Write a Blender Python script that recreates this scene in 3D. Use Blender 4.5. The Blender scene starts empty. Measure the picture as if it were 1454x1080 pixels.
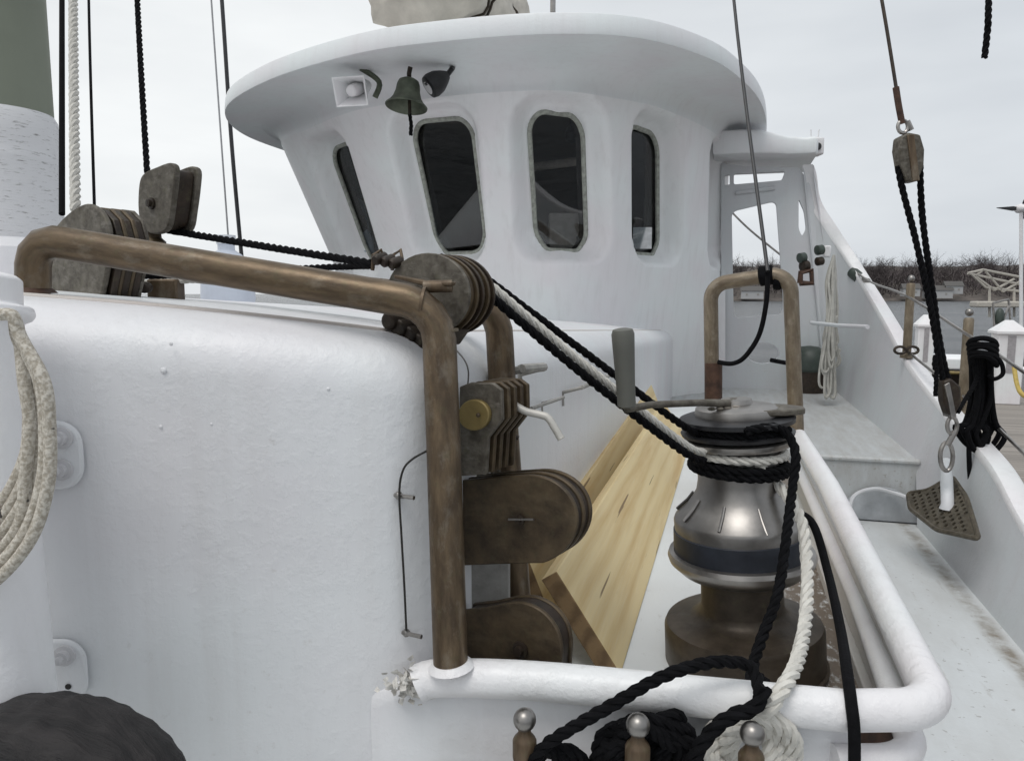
import bpy, math, random
from math import sin, cos, pi, radians, sqrt, atan2
from mathutils import Vector as V, Matrix
random.seed(7)
C = bpy.context.scene
COL = C.collection
F = 1060.0; PT = radians(6.72); YW = radians(15.45); EZ = 2.9   # focal in photo px, pitch, yaw, eye height over the water

# ------------------------------------------------------------------ survey helpers (photo bearings -> places on the boat)
def ray(px, py):
    r = (px - 727) / F; u = (540 - py) / F
    z = u * cos(PT) - sin(PT); f = cos(PT) + u * sin(PT)
    return V((r * cos(YW) - f * sin(YW), f * cos(YW) + r * sin(YW), z)), f
def D(px, py, f):
    d, ff = ray(px, py); return d * (f / ff)
def onZ(px, py, z):
    d, _ = ray(px, py); return d * (z / d.z)
def onX(px, py, x):
    d, _ = ray(px, py); return d * (x / d.x)
def onY(px, py, y):
    d, _ = ray(px, py); return d * (y / d.y)
def onP(px, py, o, n):
    d, _ = ray(px, py); return d * (o.dot(n) / d.dot(n))
def S(px, f): return px * f / F                      # size in metres of px photo pixels at distance f

def proj0(p):
    r = p.x*cos(YW)+p.y*sin(YW); f = -p.x*sin(YW)+p.y*cos(YW); u = p.z*cos(PT)+f*sin(PT); d = f*cos(PT)-p.z*sin(PT); return 727+F*r/d, 540-F*u/d
# ------------------------------------------------------------------ mesh builder
class MB:
    def __init__(s): s.v = []; s.f = []; s.tc = None
    def add(s, vs, fs):
        b = len(s.v); s.v += [V(p) for p in vs]; s.f += [tuple(b + i for i in f) for f in fs]; return s
    def box(s, c, h, ex=None, ey=None, ez=None):
        c = V(c); ex = V(ex or (1,0,0)); ey = V(ey or (0,1,0)); ez = V(ez or (0,0,1))
        vs = [c + ex*h[0]*i + ey*h[1]*j + ez*h[2]*k for i in (-1,1) for j in (-1,1) for k in (-1,1)]
        return s.add(vs, [(0,1,3,2),(4,6,7,5),(0,4,5,1),(2,3,7,6),(0,2,6,4),(1,5,7,3)])
    def tube(s, pts, r, n=14, cap=True, closed=False, sq=1.0):
        pts = [V(p) for p in pts]; m = len(pts)
        rr = r if hasattr(r, '__len__') else [r]*m
        tang = []; Lc = 0.0; tcs = []
        for i in range(m):
            a = pts[(i-1) % m] if closed or i > 0 else pts[i]
            b = pts[(i+1) % m] if closed or i < m-1 else pts[i]
            t = (b - a); tang.append(t.normalized() if t.length > 1e-9 else V((0,0,1)))
        t0 = tang[0]; up = V((0,0,1)) if abs(t0.z) < .9 else V((1,0,0))
        nrm = (up - t0*up.dot(t0)).normalized(); vs = []
        for i in range(m):
            t = tang[i]; nrm = (nrm - t*nrm.dot(t)); nrm = nrm.normalized() if nrm.length > 1e-9 else V((1,0,0))
            bn = t.cross(nrm)
            for k in range(n):
                a = 2*pi*k/n; vs.append(pts[i] + (nrm*cos(a) + bn*sin(a)*sq)*rr[i]); tcs.append((cos(a)*rr[i], sin(a)*rr[i], Lc))
            Lc += (pts[min(i+1,m-1)]-pts[i]).length
        if not s.v: s.tc = tcs
        fs = []
        for i in range(m if closed else m-1):
            j = (i+1) % m
            for k in range(n):
                k2 = (k+1) % n; fs.append((i*n+k, i*n+k2, j*n+k2, j*n+k))
        if cap and not closed:
            fs.append(tuple(range(n-1, -1, -1))); fs.append(tuple((m-1)*n + k for k in range(n)))
        return s.add(vs, fs)
    def rope(s, pts, r, pitch=None, strands=3, n=6, res=8):
        pitch = pitch or r*6.5
        P = resample(pts, pitch/res); m = len(P)
        if m < 3: return s.tube(pts, r)
        nrm = None; fr = []
        for i in range(m):
            t = (P[min(i+1,m-1)] - P[max(i-1,0)]).normalized()
            if nrm is None:
                up = V((0,0,1)) if abs(t.z) < .9 else V((1,0,0)); nrm = (up - t*up.dot(t)).normalized()
            nrm = (nrm - t*nrm.dot(t)).normalized(); fr.append((nrm.copy(), t.cross(nrm)))
        for k in range(strands):
            q = []
            for i in range(m):
                a = 2*pi*(i/res + k/strands); q.append(P[i] + (fr[i][0]*cos(a) + fr[i][1]*sin(a))*r*.5)
            s.tube(q, r*.54, n=n)
        return s
    def lathe(s, prof, c, ax=(0,0,1), n=56):
        c = V(c); ax = V(ax).normalized(); up = V((1,0,0)) if abs(ax.x) < .9 else V((0,1,0))
        e1 = (up - ax*up.dot(ax)).normalized(); e2 = ax.cross(e1); vs = []; m = len(prof)
        for r, h in prof:
            for k in range(n):
                a = 2*pi*k/n; vs.append(c + ax*h + (e1*cos(a) + e2*sin(a))*max(r, 1e-5))
        fs = []
        for i in range(m-1):
            for k in range(n):
                k2 = (k+1) % n; fs.append((i*n+k, i*n+k2, (i+1)*n+k2, (i+1)*n+k))
        fs.append(tuple(range(n-1,-1,-1))); fs.append(tuple((m-1)*n+k for k in range(n)))
        return s.add(vs, fs)
    def prism(s, pts, ext):
        pts = [V(p) for p in pts]; n = len(pts); e = V(ext)
        return s.add(pts + [p+e for p in pts], [tuple(range(n-1,-1,-1)), tuple(range(n,2*n))] + [(i,(i+1)%n,n+(i+1)%n,n+i) for i in range(n)])
    def ball(s, c, r, n=20, sc=(1,1,1)):
        c = V(c); vs = []; fs = []; m = n//2
        for i in range(m+1):
            p = pi*i/m
            for k in range(n):
                a = 2*pi*k/n; vs.append(c + V((sin(p)*cos(a)*sc[0], sin(p)*sin(a)*sc[1], cos(p)*sc[2]))*r)
        for i in range(m):
            for k in range(n):
                fs.append((i*n+k, (i+1)*n+k, (i+1)*n+(k+1)%n, i*n+(k+1)%n))
        return s.add(vs, fs)
    def sheet(s, grid):
        a = len(grid); b = len(grid[0])
        return s.add([p for row in grid for p in row], [(i*b+j, i*b+j+1, (i+1)*b+j+1, (i+1)*b+j) for i in range(a-1) for j in range(b-1)])
def resample(pts, step):
    pts = [V(p) for p in pts]; L = [0]
    for a, b in zip(pts, pts[1:]): L.append(L[-1] + (b-a).length)
    m = max(2, int(L[-1]/step)+1); out = []; j = 0
    for i in range(m+1):
        d = L[-1]*i/m
        while j < len(L)-2 and L[j+1] < d: j += 1
        t = (d - L[j])/max(1e-9, L[j+1]-L[j]); out.append(pts[j].lerp(pts[j+1], min(1,t)))
    return out
def crom(pts, n=8, closed=False):
    P = [V(p) for p in pts]; m = len(P); out = []
    for i in range(m if closed else m-1):
        g = (lambda k: P[k % m]) if closed else (lambda k: P[min(max(k,0),m-1)])
        p0, p1, p2, p3 = g(i-1), g(i), g(i+1), g(i+2)
        for k in range(n):
            t = k/n; out.append(.5*((2*p1) + (p2-p0)*t + (2*p0-5*p1+4*p2-p3)*t*t + (3*p1-p0-3*p2+p3)*t**3))
    if not closed: out.append(P[-1])
    return out
def fillet(pts, R, seg=10):
    P = [V(p) for p in pts]; out = [P[0]]
    RR = R if hasattr(R,'__len__') else [R]*len(P)
    for i in range(1, len(P)-1):
        a = (P[i-1]-P[i]); b = (P[i+1]-P[i]); an = a.normalized(); bn = b.normalized()
        th = an.angle(bn); d = min(RR[i]/math.tan(th/2), a.length*.49, b.length*.49); p = P[i]+an*d; q = P[i]+bn*d
        for k in range(seg+1):
            t = k/seg; # quadratic-ish rational arc
            w = sin(th/2); den = (1-t)**2 + 2*t*(1-t)*w + t*t
            out.append((p*(1-t)**2 + P[i]*2*t*(1-t)*w + q*t*t)/den)
    out.append(P[-1]); return out
def rrect(cx, cy, hx, hy, r, seg=6):
    o = []
    for sx, sy, a0 in ((1,1,0),(-1,1,90),(-1,-1,180),(1,-1,270)):
        for k in range(seg+1):
            a = radians(a0 + 90*k/seg); o.append((cx+sx*(hx-r)+r*cos(a), cy+sy*(hy-r)+r*sin(a)))
    return o

# ------------------------------------------------------------------ objects
ROOTS = []
def wloc(o):
    l = V((0,0,0))
    while o: l += o.location; o = o.parent
    return l
def obj(name, mb, m, parent=None, smooth=True, bevel=0, sharp=35):
    me = bpy.data.meshes.new(name)
    if parent: L = wloc(parent)
    else:
        xs = [p.x for p in mb.v]; ys = [p.y for p in mb.v]
        L = V(((min(xs)+max(xs))/2, (min(ys)+max(ys))/2, min(p.z for p in mb.v)))
    me.from_pydata([p - L for p in mb.v], [], mb.f); me.update()
    if smooth:
        me.polygons.foreach_set('use_smooth', [True]*len(me.polygons)); me.set_sharp_from_angle(angle=radians(sharp))
    if mb.tc and len(mb.tc) == len(mb.v) and m.name.endswith('tube'):
        at = me.attributes.new('tubeco','FLOAT_VECTOR','POINT'); at.data.foreach_set('vector', [c for q in mb.tc for c in q])
    me.materials.append(m)
    o = bpy.data.objects.new(name, me); COL.objects.link(o)
    if parent: o.parent = parent
    else: o.location = L; ROOTS.append(o)
    if bevel:
        b = o.modifiers.new('bevel', 'BEVEL'); b.width = bevel; b.segments = 2; b.limit_method = 'ANGLE'; b.angle_limit = radians(40)
    return o
def tag(o, label, cat, group=None, kind=None):
    o['label'] = label; o['category'] = cat
    if group: o['group'] = group
    if kind: o['kind'] = kind
    return o
def thing(name, label, cat, loc, group=None):
    o = bpy.data.objects.new(name, None); COL.objects.link(o); o.location = loc; o.empty_display_size = .1
    ROOTS.append(o); return tag(o, label, cat, group)
def struct(name, mb, m, **k):
    o = obj(name, mb, m, **k); o['kind'] = 'structure'; return o
def copy_tree(o, delta, label):
    c = o.copy(); COL.objects.link(c); c.location = o.location + V(delta); c['label'] = label; ROOTS.append(c)
    for ch in [x for x in COL.objects if x.parent == o]:
        d = ch.copy(); COL.objects.link(d); d.parent = c
        for g in [x for x in COL.objects if x.parent == ch]:
            e = g.copy(); COL.objects.link(e); e.parent = d
    return c

# ------------------------------------------------------------------ materials
class NT:
    def __init__(s, name):
        s.m = bpy.data.materials.new(name); s.m.use_nodes = True; s.t = s.m.node_tree; s.n = s.t.nodes; s.l = s.t.links
        s.b = s.n['Principled BSDF']; s.tc = s.n.new('ShaderNodeTexCoord').outputs['Object']
    def node(s, typ, **k):
        n = s.n.new(typ)
        for a, b in k.items(): setattr(n, a, b)
        return n
    def map(s, sc, src=None, loc=(0,0,0)):
        m = s.node('ShaderNodeMapping'); m.inputs['Scale'].default_value = sc; m.inputs['Location'].default_value = loc
        s.l.new(src or s.tc, m.inputs['Vector']); return m.outputs[0]
    def noise(s, scale, detail=4, vec=None, rough=.55, dist=0):
        n = s.node('ShaderNodeTexNoise'); n.inputs['Scale'].default_value = scale; n.inputs['Detail'].default_value = detail
        n.inputs['Roughness'].default_value = rough; n.inputs['Distortion'].default_value = dist
        s.l.new(vec or s.tc, n.inputs['Vector']); return n.outputs['Fac']
    def ramp(s, fac, a, b, ca=(0,0,0,1), cb=(1,1,1,1)):
        r = s.node('ShaderNodeValToRGB'); e = r.color_ramp.elements
        e[0].position = a; e[1].position = b; e[0].color = ca if len(ca)==4 else (*ca,1); e[1].color = cb if len(cb)==4 else (*cb,1)
        s.l.new(fac, r.inputs[0]); return r.outputs[0]
    def mix(s, fac, a, b, mode='MIX'):
        m = s.node('ShaderNodeMix', data_type='RGBA', blend_type=mode)
        for sock, val in ((m.inputs[0], fac), (m.inputs[6], a), (m.inputs[7], b)):
            if hasattr(val, 'links'): s.l.new(val, sock)
            elif isinstance(val, (int,float)): sock.default_value = val
            else: sock.default_value = (*val,1) if len(val)==3 else val
        return m.outputs[2]
    def math(s, op, a, b=0.0):
        m = s.node('ShaderNodeMath', operation=op)
        for sock, val in ((m.inputs[0], a), (m.inputs[1], b)):
            if hasattr(val, 'links'): s.l.new(val, sock)
            else: sock.default_value = val
        return m.outputs[0]
    def bump(s, h, strength=.3, dist=.01, prev=None):
        b = s.node('ShaderNodeBump'); b.inputs['Strength'].default_value = strength; b.inputs['Distance'].default_value = dist
        s.l.new(h, b.inputs['Height'])
        if prev: s.l.new(prev, b.inputs['Normal'])
        return b.outputs[0]
    def out(s, col=None, rough=None, metal=None, normal=None, spec=None):
        for nm, v in (('Base Color',col),('Roughness',rough),('Metallic',metal),('Normal',normal),('Specular IOR Level',spec)):
            if v is None: continue
            if hasattr(v,'links'): s.l.new(v, s.b.inputs[nm])
            else: s.b.inputs[nm].default_value = (*v,1) if hasattr(v,'__len__') else v
        return s.m

def m_paint(name, base=(.745,.765,.775), dirt=.25, rough=.38, bumpy=.35, dirtcol=(.30,.25,.19), lumps=1.0, stk=.17):
    t = NT(name)
    big = t.noise(1.6, 3); pink = t.mix(t.ramp(big,.38,.66), base, (base[0]*.985, base[1]*.93, base[2]*.945))
    streak = t.noise(2.0, 5, t.map((9,9,.55)), .6)
    c = t.mix(t.math('MULTIPLY', t.ramp(streak,.5,.75), stk), pink, (.50,.47,.45))
    sp = t.noise(38, 6, None, .7); sm = t.noise(3.1, 4, t.map((1,1,1), None, (4,2,7)))
    d = t.math('MULTIPLY', t.ramp(sp,.62,.72), t.ramp(sm,.5,.68))
    c = t.mix(t.math('MULTIPLY', d, dirt), c, dirtcol)
    spot = t.noise(160, 2); c = t.mix(t.math('MULTIPLY', t.ramp(spot,.78,.82), dirt*1.2), c, (.15,.13,.11))
    n1 = t.bump(t.noise(5, 2), bumpy*.35*lumps, .03)
    n2 = t.bump(t.ramp(t.noise(48, 5, None, .65),.45,.75), bumpy*.55, .004, n1)
    n3 = t.bump(t.noise(14, 4, t.map((6,6,1))), bumpy*.35, .004, n2)
    r = t.math('ADD', t.math('MULTIPLY', t.noise(9,4), .22), rough-.1)
    return t.out(c, r, 0.0, n3)
def m_bronze(name, base=(.135,.085,.050), pale=(.30,.26,.20), dark=(.05,.032,.02), along=(30,30,2.0), rough=.5, metal=.35, pf=.5):
    t = NT(name)
    if name.endswith('tube'): an = t.node('ShaderNodeAttribute', attribute_name='tubeco'); t.tc = an.outputs['Vector']
    st = t.noise(2.2, 6, t.map(along), .65); c = t.mix(t.ramp(st,.36,.66), dark, base)
    pa = t.noise(5, 6, t.map((along[0]*.25,along[1]*.25,along[2]*.6)), .7)
    c = t.mix(t.math('MULTIPLY', t.ramp(pa,.52,.72), pf), c, pale)
    gr = t.noise(60, 4, None, .7); c = t.mix(t.math('MULTIPLY', t.ramp(gr,.55,.7), .35), c, (.10,.095,.05))
    rr = t.math('ADD', t.math('MULTIPLY', t.noise(18,4), .3), rough-.15)
    return t.out(c, rr, metal, t.bump(gr, .25, .002))
def m_simple(name, col, rough=.5, metal=0, var=.15, sc=20, bump=.15, bd=.003):
    t = NT(name); n = t.noise(sc, 5, None, .6)
    c = t.mix(t.ramp(n,.35,.7), tuple(x*(1-var) for x in col), tuple(min(1,x*(1+var)) for x in col))
    return t.out(c, t.math('ADD', t.math('MULTIPLY', n, .2), rough-.1), metal, t.bump(t.noise(sc*4,4), bump, bd))
def m_pine():
    t = NT('pine_wood')
    d = t.noise(1.0, 3, t.map((.7,5,5)), .5); sep = t.node('ShaderNodeSeparateXYZ'); t.l.new(t.map((.04,1,1), None, (.0,.07,.09)), sep.inputs[0])
    y = t.math('ADD', sep.outputs[1], t.math('MULTIPLY', d, .07)); z = t.math('ADD', sep.outputs[2], t.math('MULTIPLY', d, .05))
    rad = t.math('SQRT', t.math('ADD', t.math('MULTIPLY', y, y), t.math('MULTIPLY', z, z)))
    ring = t.math('PINGPONG', t.math('ADD', t.math('MULTIPLY', rad, 42), t.math('MULTIPLY', t.noise(1.0,4,t.map((1.2,25,25)),.6), 2.2)), 1.0); fib = t.noise(4, 6, t.map((1.5,60,60)), .7)
    c = t.mix(t.ramp(ring,.3,1.0), (.73,.585,.32), (.62,.46,.22)); c = t.mix(t.math('MULTIPLY', t.ramp(fib,.45,.7), .45), c, (.68,.58,.38))
    big = t.noise(1.6, 5, t.map((.6,9,9)), .6); c = t.mix(t.math('MULTIPLY', t.ramp(big,.5,.70), .6), c, (.50,.31,.11))
    kn = t.node('ShaderNodeTexVoronoi'); kn.inputs['Scale'].default_value = 1.0; t.l.new(t.map((2.6,11,11)), kn.inputs['Vector'])
    ck = t.noise(2.2, 3, t.map((1.0,34,34)), .5); c = t.mix(t.math('MULTIPLY', t.ramp(ck,.68,.71), .8), c, (.13,.07,.03))
    c = t.mix(t.math('MULTIPLY', t.ramp(kn.outputs['Distance'],.05,.11,(1,1,1,1),(0,0,0,1)), .75), c, (.16,.075,.025))
    sn = t.node('ShaderNodeSeparateXYZ'); t.l.new(t.node('ShaderNodeTexCoord').outputs['Normal'], sn.inputs[0])
    c = t.mix(t.math('MULTIPLY', t.ramp(t.math('ABSOLUTE', sn.outputs[0]),.8,.9), .85), c, t.mix(t.ramp(ring,.3,.9),(.22,.12,.05),(.10,.045,.018)))  # end grain: dark stain, with some shadow put into the colour
    return t.out(c, .62, 0, t.bump(fib, .15, .002))
def m_glass(name='window_glass', tint=(.74,.76,.77)):
    m = bpy.data.materials.new(name); m.use_nodes = True; t = m.node_tree; t.nodes.clear()
    o = t.nodes.new('ShaderNodeOutputMaterial'); mx = t.nodes.new('ShaderNodeMixShader'); tr = t.nodes.new('ShaderNodeBsdfTransparent'); g = t.nodes.new('ShaderNodeBsdfGlossy')
    fr = t.nodes.new('ShaderNodeFresnel'); fr.inputs[0].default_value = 1.16; tr.inputs[0].default_value = (*tint,1); g.inputs['Roughness'].default_value = .02
    no = t.nodes.new('ShaderNodeTexNoise'); no.inputs['Scale'].default_value = 3; bp = t.nodes.new('ShaderNodeBump'); bp.inputs['Strength'].default_value = .05
    t.links.new(no.outputs[0], bp.inputs['Height']); t.links.new(bp.outputs[0], g.inputs['Normal'])
    mx.inputs[0].default_value = .075; t.links.new(tr.outputs[0], mx.inputs[1]); t.links.new(g.outputs[0], mx.inputs[2]); t.links.new(mx.outputs[0], o.inputs[0])
    return m
def m_braid():
    t = NT('flecked_rope'); n = t.noise(230, 3, None, .6); c = t.mix(t.ramp(n,.4,.62), (.36,.32,.26), (.62,.58,.51))
    f = t.noise(60, 2); c = t.mix(t.ramp(f,.70,.74), c, (.05,.045,.04)); return t.out(c, .85, 0, t.bump(n, .6, .003))
def m_deck():
    t = NT('grimy_deck_paint')
    c = t.mix(t.ramp(t.noise(1.4,4),.4,.7), (.70,.73,.74), (.60,.61,.61))
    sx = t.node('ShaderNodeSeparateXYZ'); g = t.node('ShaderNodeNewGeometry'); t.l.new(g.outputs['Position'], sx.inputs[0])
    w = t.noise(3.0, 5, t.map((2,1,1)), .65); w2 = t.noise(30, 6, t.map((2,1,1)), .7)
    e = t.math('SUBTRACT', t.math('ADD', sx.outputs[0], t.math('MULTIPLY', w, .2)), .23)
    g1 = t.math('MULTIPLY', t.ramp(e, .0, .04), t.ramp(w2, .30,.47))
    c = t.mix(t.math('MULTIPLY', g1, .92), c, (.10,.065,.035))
    c = t.mix(t.math('MULTIPLY', t.ramp(w2,.6,.74), .3), c, (.25,.21,.17))
    return t.out(c, .45, 0, t.bump(w2, .3, .004))
def m_planks(name, col, w=.14, axis=1, gap=(.03,.025,.02)):
    t = NT(name); sx = t.node('ShaderNodeSeparateXYZ'); t.l.new(t.tc, sx.inputs[0])
    k = t.math('DIVIDE', sx.outputs[axis], w); fr = t.math('FRACT', k); fl = t.math('FLOOR', k)
    wn = t.node('ShaderNodeTexWhiteNoise', noise_dimensions='1D'); t.l.new(fl, wn.inputs['W'])
    sc = (2,30,30) if axis == 1 else (30,2,30)
    gn = t.noise(1, 5, t.map(sc), .6); c = t.mix(wn.outputs['Value'], tuple(x*.8 for x in col), tuple(x*1.15 for x in col))
    c = t.mix(t.math('MULTIPLY', gn, .4), c, tuple(x*.5 for x in col)); c = t.mix(t.ramp(fr,.05,.07,(1,1,1,1),(0,0,0,1)), c, gap)
    return t.out(c, .8, 0, t.bump(gn, .3, .004))

PAINT = m_paint('white_boat_paint'); PAINT2 = m_paint('white_house_paint', (.88,.90,.90), .35, .40, .28, stk=.18)
PAINTW = m_paint('white_rail_paint', (.80,.81,.81), .35, .33, .5)
PAINTG = m_paint('grey_white_deck_paint', (.61,.64,.65), .6, .5, .35)
ROOFM = m_paint('underside_paint', (.80,.835,.84), .25, .42, .25, stk=.13)
DECK = m_deck()
PIPE = m_bronze('weathered_bronze_pipe', (.155,.108,.066), (.34,.30,.24), (.065,.042,.024), (14,14,2.5), .48, .35, .6)
PIPET = m_bronze('bronze_tube', (.165,.117,.070), (.31,.28,.23), (.080,.056,.036), (30,30,7.0), .42, .55, .38)
PIPE2T = m_bronze('pale_bronze_tube', (.24,.195,.14), (.38,.34,.28), (.15,.115,.08), (26,26,7), .45, .45)
PIPE2 = m_bronze('pale_bronze_pipe', (.25,.20,.14), (.40,.36,.29), (.13,.10,.065), (12,12,3), .5, .3)
PLATE = m_bronze('brown_bronze_plate', (.115,.082,.046), (.19,.155,.10), (.042,.029,.018), (8,8,8), .5, .35, .35)
GREYB = m_bronze('grey_bronze_plate', (.15,.135,.11), (.26,.24,.21), (.06,.05,.038), (22,22,22), .6, .25, .6)
DARKB = m_bronze('dark_bronze', (.045,.03,.02), (.09,.07,.05), (.02,.014,.01), (10,10,10), .5, .3, .3)
STEEL = m_simple('stainless_steel', (.30,.285,.27), .38, 1, .3, 9, .08)
STEELD = m_simple('worn_steel', (.36,.34,.32), .36, .95, .25, 14, .1)
BLACKR = m_simple('black_rope_fibre', (.0055,.0055,.0065), .9, 0, .4, 60, .4); BLACKR.node_tree.nodes['Principled BSDF'].inputs['Specular IOR Level'].default_value = .12
WHITER = m_simple('white_rope_fibre', (.62,.60,.55), .85, 0, .12, 50, .4)
BLACKP = m_simple('black_plastic', (.018,.018,.02), .42, 0, .3, 30, .1)
NAVY = m_simple('dark_blue_ring', (.022,.026,.036), .45, .1, .3, 20, .1)
GRIP = m_simple('grey_grip', (.115,.115,.10), .6, 0, .12, 8, .1)
DARK = m_simple('dark_void', (.02,.018,.016), .8)
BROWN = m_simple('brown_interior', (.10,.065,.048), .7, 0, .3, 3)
BEIGE = m_simple('beige_panel', (.50,.42,.36), .6)
RUST = m_simple('red_brown_sleeve', (.075,.038,.024), .6, .2, .5, 30, .3)
CANVAS = m_simple('sail_canvas', (.56,.52,.46), .9, 0, .15, 7, .5, .01)
BELL = m_simple('green_bronze', (.12,.135,.10), .5, .5, .35, 12, .2)
GREEN = m_simple('dark_green_paint', (.045,.06,.05), .45)
GREYW = m_simple('weathered_grey_wood', (.30,.29,.27), .85, 0, .25, 20, .4)
BRASS = m_simple('dull_brass', (.24,.18,.07), .5, .4, .25, 15, .2)
PINE = m_pine(); GLASS = m_glass(); BRAID = m_braid()
TREE = m_simple('bare_twigs', (.085,.07,.07), .9, 0, .3, .05, 0)

exec_parts = []
# ================================================================== SETTING
def water_mat():
    t = NT('water'); n = t.noise(.9, 6, t.map((1,3.5,1)), .6); n2 = t.noise(.05, 3, t.map((1,3,1)))
    c = t.mix(t.ramp(n2,.4,.6), (.07,.075,.08), (.11,.115,.12))
    return t.out(c, .22, 0, t.bump(n, 1.0, .5), .3)
WZ = -EZ
struct('water', MB().sheet([[(x,y,WZ) for x in (-900,-60,60,900)] for y in (-200,0,60,400,1200)]), water_mat(), smooth=False)
# far shore: low ground and a bare winter wood
sh = MB(); g = []
fy = 250
def along(px, f): return D(px, 415, f)
rows = []
for j, (df, z) in enumerate(((0,WZ+.02),(4,WZ+.9),(14,WZ+3.6),(34,WZ+10.5),(60,WZ+13.5),(120,WZ+9))):
    rows.append([V((along(px,fy+df).x, along(px,fy+df).y, z + (random.uniform(-.4,.9) if j>1 else 0))) for px in range(920, 2700, 22)])
struct('far_shore', sh.sheet(rows), m_simple('winter_ground', (.105,.09,.08), .95, 0, .45, .35, 0))
wood = MB()
def twig(p, d, L, w, lev):
    q = p + d*L; side = V((cos(YW), sin(YW), 0)).cross(d).cross(d)
    s1 = d.cross(V((-sin(YW),cos(YW),0))).normalized()*w; s2 = V((-sin(YW),cos(YW),0))*w
    wood.add([p-s1, p+s1, q+s1*.5, q-s1*.5, p-s2, p+s2, q+s2*.5, q-s2*.5], [(0,1,2,3),(4,5,6,7)])
    if lev:
        for k in range(5 if lev > 1 else 4):
            a = random.uniform(.25,.85); e = (d + V((random.gauss(0,.75), random.gauss(0,.75), random.uniform(-.15,.35)))).normalized()
            twig(p + d*L*random.uniform(.35,1), e, L*random.uniform(.45,.7), w*.5, lev-1)
for i in range(330):
    px = random.uniform(955, 1520); f = fy + random.uniform(6, 60); h = random.uniform(12, 17)
    if 1375 < px < 1440: h *= 1.12
    p = along(px, f); p.z = WZ + 1 + (f-fy)*.05
    twig(p, V((random.gauss(0,.06), random.gauss(0,.06), 1)).normalized(), h*.5, .16, 3)
    for k in range(50):   # undergrowth
        q = p + V((random.uniform(-5,5), random.uniform(-3,3), random.uniform(-.5,7.5)));
        d = V((random.gauss(0,.7), random.gauss(0,.7), 1)).normalized(); a = V((random.uniform(.05,.22),0,0))
        wood.add([q-a, q+a, q+a*.3+d*random.uniform(1.5,3.6), q-a*.3+d*1.6], [(0,1,2,3)])
tag(obj('bare_wood', wood, TREE, smooth=False), 'bare winter woodland along the far shore', 'woodland', kind='stuff')
HW = m_simple('pale_house_wall', (.42,.42,.42), .8); HR = m_simple('dark_house_roof', (.10,.095,.09), .8)
for i, (px, w, z0, lab) in enumerate(((1068, 7, .8, 'small pale house on the far shore seen through the wing window'), (1292, 5, 1.6, 'small grey house among bare trees left of the hanging tackle'),
        (1331, 8, 1.0, 'wide pale house on the far shore just right of the tackle rope'), (1352, 5, 2.4, 'little pale house higher up the far bank beside the taller trees'))):
    p = along(px, fy-1); p.z = WZ + z0; t = thing('shore_house', lab, 'house', p, 'houses on the far shore')
    obj('wall', MB().box(p+V((0,0,1.3)), (w/2,2.5,1.3)), HW, t, smooth=False)
    r = MB(); r.prism([p+V((-w/2-.3,-2.8,2.61)), p+V((-w/2-.3,2.8,2.61)), p+V((-w/2-.3,0,4.2))], (w+.6,0,0)); obj('roof', r, HR, t, smooth=False)
    for k in (-1,1): obj('window', MB().box(p+V((k*w*.25,-2.52,1.4)), (.3,.03,.35)), GREYW, t, smooth=False)

# ================================================================== DECKS
dk = MB(); ZD = -1.3; ZR = -.94
def m_sidedeck():
    t = NT('scuffed_side_deck'); g = t.node('ShaderNodeNewGeometry').outputs['Position']; sp = t.node('ShaderNodeSeparateXYZ'); t.l.new(g, sp.inputs[0])
    c = t.mix(t.ramp(t.noise(2.2,5,t.map((2,.8,1)),.65),.35,.7), (.64,.665,.675), (.54,.55,.545))
    e = t.ramp(t.math('ABSOLUTE', t.math('SUBTRACT', t.math('ADD', sp.outputs[0], t.math('MULTIPLY', t.noise(3,4), .05)), 1.075)), .012, .05, (1,1,1,1), (0,0,0,1))   # grime in the waterway seam
    c = t.mix(t.math('MULTIPLY', e, t.ramp(t.noise(9,6,None,.7),.35,.65)), c, (.25,.22,.18))
    f = t.math('MULTIPLY', t.ramp(t.noise(34,5,None,.6),.64,.67), .55); c = t.mix(f, c, (.24,.22,.20))
    sc_ = t.math('MULTIPLY', t.ramp(t.noise(3,5,t.map((9,1.4,1)),.7),.62,.70), .45); c = t.mix(sc_, c, (.42,.41,.39))
    return t.out(c, .42, 0, t.bump(t.noise(60,4), .25, .004, t.bump(t.noise(4,3), .3, .02)))
struct('side_deck', MB().box((-1.2,1.35,ZD-.03), (2.42,3.2,.03)), m_sidedeck(), smooth=False)
up = MB(); up.box((.30,7.0,ZR-.2), (.95,2.42,.2)); up.tube([(.28,4.585,ZR-.01),(1.12,4.585,ZR-.01)], .018, 10)
def m_worn():
    t = NT('worn_deck_paint'); g = t.node('ShaderNodeNewGeometry').outputs['Position']; sp = t.node('ShaderNodeSeparateXYZ'); t.l.new(g, sp.inputs[0])
    c = t.mix(t.ramp(t.noise(5,5,t.map((3,.6,1)),.65),.35,.7), (.52,.54,.545), (.40,.395,.38))
    e = t.ramp(t.math('ADD', sp.outputs[0], t.math('MULTIPLY', t.noise(4,5), .25)), 1.05, 1.22)   # dirt gathers along the waterway
    c = t.mix(t.math('MULTIPLY', e, t.ramp(t.noise(11,6,None,.7),.38,.6)), c, (.17,.13,.09))
    f = t.math('MULTIPLY', t.ramp(t.noise(60,4),.62,.68), .6); c = t.mix(f, c, (.28,.25,.21))
    return t.out(c, .42, 0, t.bump(t.noise(50,4), .25, .004))
struct('raised_deck', up, m_worn(), bevel=.01)
# the platform inside the coaming where the winch and lumber stand
struct('winch_platform', MB().box((-.1125,3.0,-.77), (.4275,2.02,.04)), DECK, smooth=False)

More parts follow.
